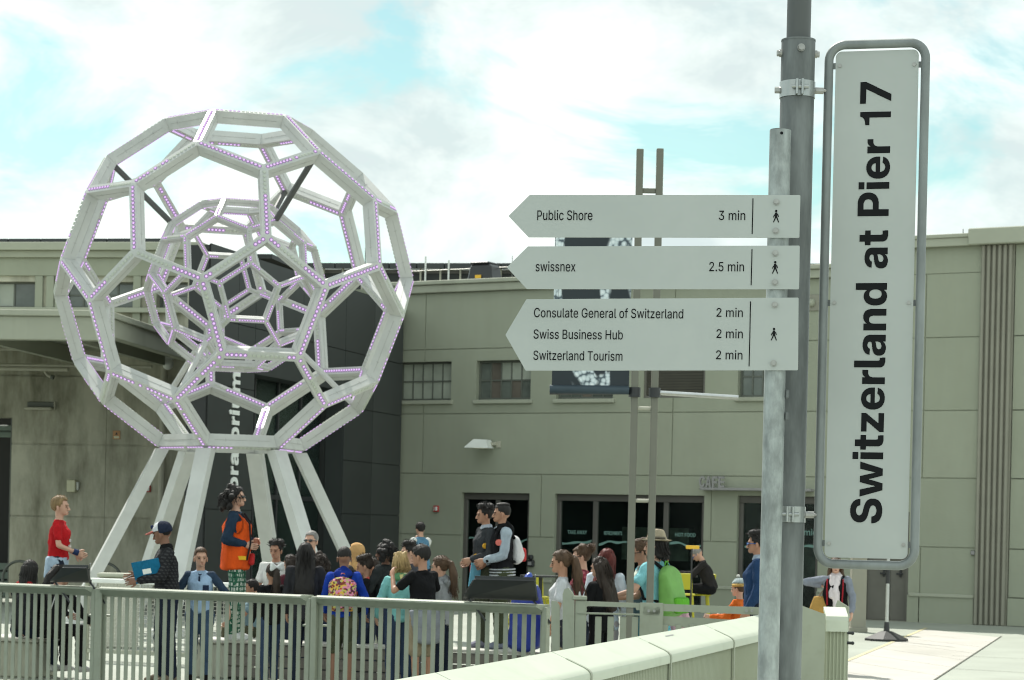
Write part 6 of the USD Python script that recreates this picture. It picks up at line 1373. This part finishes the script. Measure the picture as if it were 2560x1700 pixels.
P = person('woman in sunglasses and a blue patterned top between the two mast tubes', 1596, 1346, 23.6, 182, skin='tan', hair=('bun', 'brown'), top=(pattern_mat('blue_flower_print', [(.05, .28, .38), (.08, .14, .16), (.45, .50, .42), (.03, .20, .30)], 12), 'short', .86), bottom=((.05, .22, .28), 'slim'), glasses=M_shade, L=(15, 8, 60, 0), seed=29)
P = person('person in a straw trilby and turquoise shirt carrying a green backpack', 1640, 1330, 23.3, 140, skin='light', hair=('medium', 'black'), top=((.20, .48, .52), 'short', .84), bottom=(pattern_mat('blue_plaid', [(.10, .38, .46), (.06, .26, .36), (.30, .50, .52), (.02, .10, .16)], 10, 'plaid'), 'long'), L=(20, 20, 50, 0), R=(10, 12, 10, 0), seed=30, hyaw=10)
hat = union([hull([((-.01, 0, 1.70), (.104, .088, .02)), ((-.005, .02, 1.785), (.075, .05, .02)), ((-.005, -.02, 1.785), (.075, .05, .02))]), hull([((-.01, 0, 1.697), (.155, .135, .008)), ((-.01, 0, 1.692), (.14, .12, .008))])]); add(P, 'hat', soften(hat, .03, 2), cloth((.34, .29, .21)), True, True)
add(P, 'hat_band', rod(P.hd((-.01, 0, 1.705)), P.hd((-.01, 0, 1.728)), .103, .098, n=20), cloth((.16, .14, .11)), True)
M_green = mat('lime_backpack_cloth', (.13, .31, .06), .6, .15, 9.0, bump=.4, bscale=30)
backpack(P, 'lime green backpack with dark buckles on the person in the trilby', M_green, cloth((.10, .34, .03)), .18, .90, 1.44, .20)
# 29 - 34
P = person('man in a dark jacket seated on the yellow stool reading at the high table', 1733, 1381, 38.5, 172, seat=.74, H=1.62, lean=20, hp=22, skin='light', hair=('fade', 'grey'), top=((.022, .020, .020), 'long', .92), bottom=(BLK, 'long'), glasses=M_bluelens, L=(40, 8, 50, 10), R=(40, 8, 50, 10), seed=31, wide=1.1)
P = person('dark haired person in dark clothes across the high table from the reading man', 1668, 1386, 39.5, 10, seat=.74, H=1.60, lean=18, hp=12, skin='tan', hair=('medium', 'black'), top=(BLK, 'long', .92), bottom=(BLK, 'long'), L=(40, 8, 50, 10), R=(40, 8, 50, 10), seed=32)
P = person('man in a navy jacket and blue mirrored sunglasses partly behind the signpost', 1893, 1325, 24.6, 176, skin='tan', hair=('thick', 'black'), top=((.018, .045, .11), 'long', .88), bottom=(DENIMD, 'long'), glasses=M_bluelens, collar=((.35, .42, .50), 'collar'), L=(2, 6, 24, 8), R=(0, 6, 20, 8), seed=33)
P = person('small child in an orange jacket and pale knitted hat left of the navy jacket', 1846, 1446, 25.2, 150, kid=True, skin='light', hair=('short', 'brown'), top=((.62, .13, .02), 'long', .88), bottom=(DENIM, 'long'), L=(30, 10, 60, 0), R=(30, 10, 60, 0), seed=34)
bn_ = hull([((-.012, 0, 1.685), (.108, .092, .098))]); add(P, 'hat_crown', bn_ - I((-.3, -.3, 1.3), (.3, .3, 1.70)), cloth((.36, .42, .42)), True, True); add(P, 'hat_rim', bn_ - I((-.3, -.3, 1.3), (.3, .3, 1.66)) - I((-.3, -.3, 1.702), (.3, .3, 2)), cloth((.55, .36, .12)), True, True); add(P, 'pompom', ball(P.hd((0, 0, 1.80)), (.03, .03, .03)), cloth((.6, .6, .55)))
P = person('woman in a white scarf and black vest reaching left behind the near fence', 2090, 1389, 29.0, -96, skin='light', hair=('long', 'brown', 1.30), top=((.20, .22, .26), 'long', .90), bottom=(DENIMD, 'slim'), vest=(BLK, .86), L=(14, 14, 10, 0), R=(2, 80, 0, 78), seed=35, lean=4)
add(P, 'scarf', soften(union([hull([((.0, 0, 1.48), (.11, .12, .04)), ((-.01, 0, 1.53), (.08, .085, .03))]), hull([((.10, .03, 1.46), .05), ((.185, .01, 1.25), .055), ((.195, .03, 1.02), .05)]), hull([((.10, -.04, 1.46), .05), ((.185, -.04, 1.18), .05)])]), .03, 3, .014, 14, 4), cloth((.62, .56, .57)))
add(P, 'vest_edge', plist([path_tube([P.up(q) for q in ((.08, s * .12, 1.44), (.14, s * .12, 1.3), (.145, s * .11, 1.05))], .012, 6) for s in (1, -1)]), cloth((.32, .02, .03)))
ct = P.J[-1][2] + P.J[-1][3] * .05
other(P, 'tote_bag', 'tan bag held up by its strap by the woman in the white scarf', 'bag', [('bag', soften(hull([(ct + [.02, .16, -.36], .08), (ct + [.02, -.14, -.36], .08), (ct + [.02, .14, -.20], .05), (ct + [.02, -.12, -.20], .05)]), .05, 2, .01, 10), cloth((.40, .24, .07))), ('strap', path_tube([ct + [.02, .14, -.18], ct + [.0, .03, .0], ct + [.02, -.10, -.18]], .012, 6), cloth((.30, .22, .16)))])
P = person('small dark haired child in a teal shirt sitting behind the middle railing', 628, 1444, 26.0, 200, seat=.46, H=1.25, kid=True, skin='tan', hair=('short', 'black'), top=((.16, .24, .27), 'short', .9), bottom=(M_camo, 'long'), seed=36, L=(40, 10, 20, 0), R=(40, 10, 20, 0))
P = person('small child in pink beside the person with the green backpack', 1692, 1472, 23.9, 60, kid=True, skin='light', hair=('medium', 'dark'), top=((.58, .36, .42), 'long', .8), bottom=((.40, .30, .36), 'long'), seed=37)
# blue bag standing on the bench
bpos = at(1312, 1625, 24.2); bpos[2] = BZ_ 
bs_ = soften(hull([((0, 0, .10), (.20, .18, .10)), ((.02, 0, .45), (.19, .17, .10)), ((0, 0, .72), (.15, .13, .06))]), .05, 4, .03, 6, 9)
bs_[0][:, 2] = np.maximum(bs_[0][:, 2], 0)
t = thing('blue_sack', 'large blue sack standing on the bench behind the wide reading panel', 'sack', bpos)
part(t, 'sack', (bs_[0] + bpos, bs_[1]), mat('blue_sack_cloth', (.010, .03, .24), .45, .2, 5.0, bump=.5, bscale=12), True); part(t, 'tie', (lambda m: (m[0] + bpos, m[1]))(cat(path_tube([(.12 * math.cos(a), .11 * math.sin(a), .74) for a in np.linspace(0, 6.28, 14)[:-1]], .012, 6, True))), M_white); part(t, 'top_knot', (lambda m: (m[0] + bpos, m[1]))(soften(hull([((0, 0, .76), .07), ((.03, .02, .84), .05)]), .04, 1, .02, 12)), mat('blue_sack_top', (.02, .06, .34), .45))
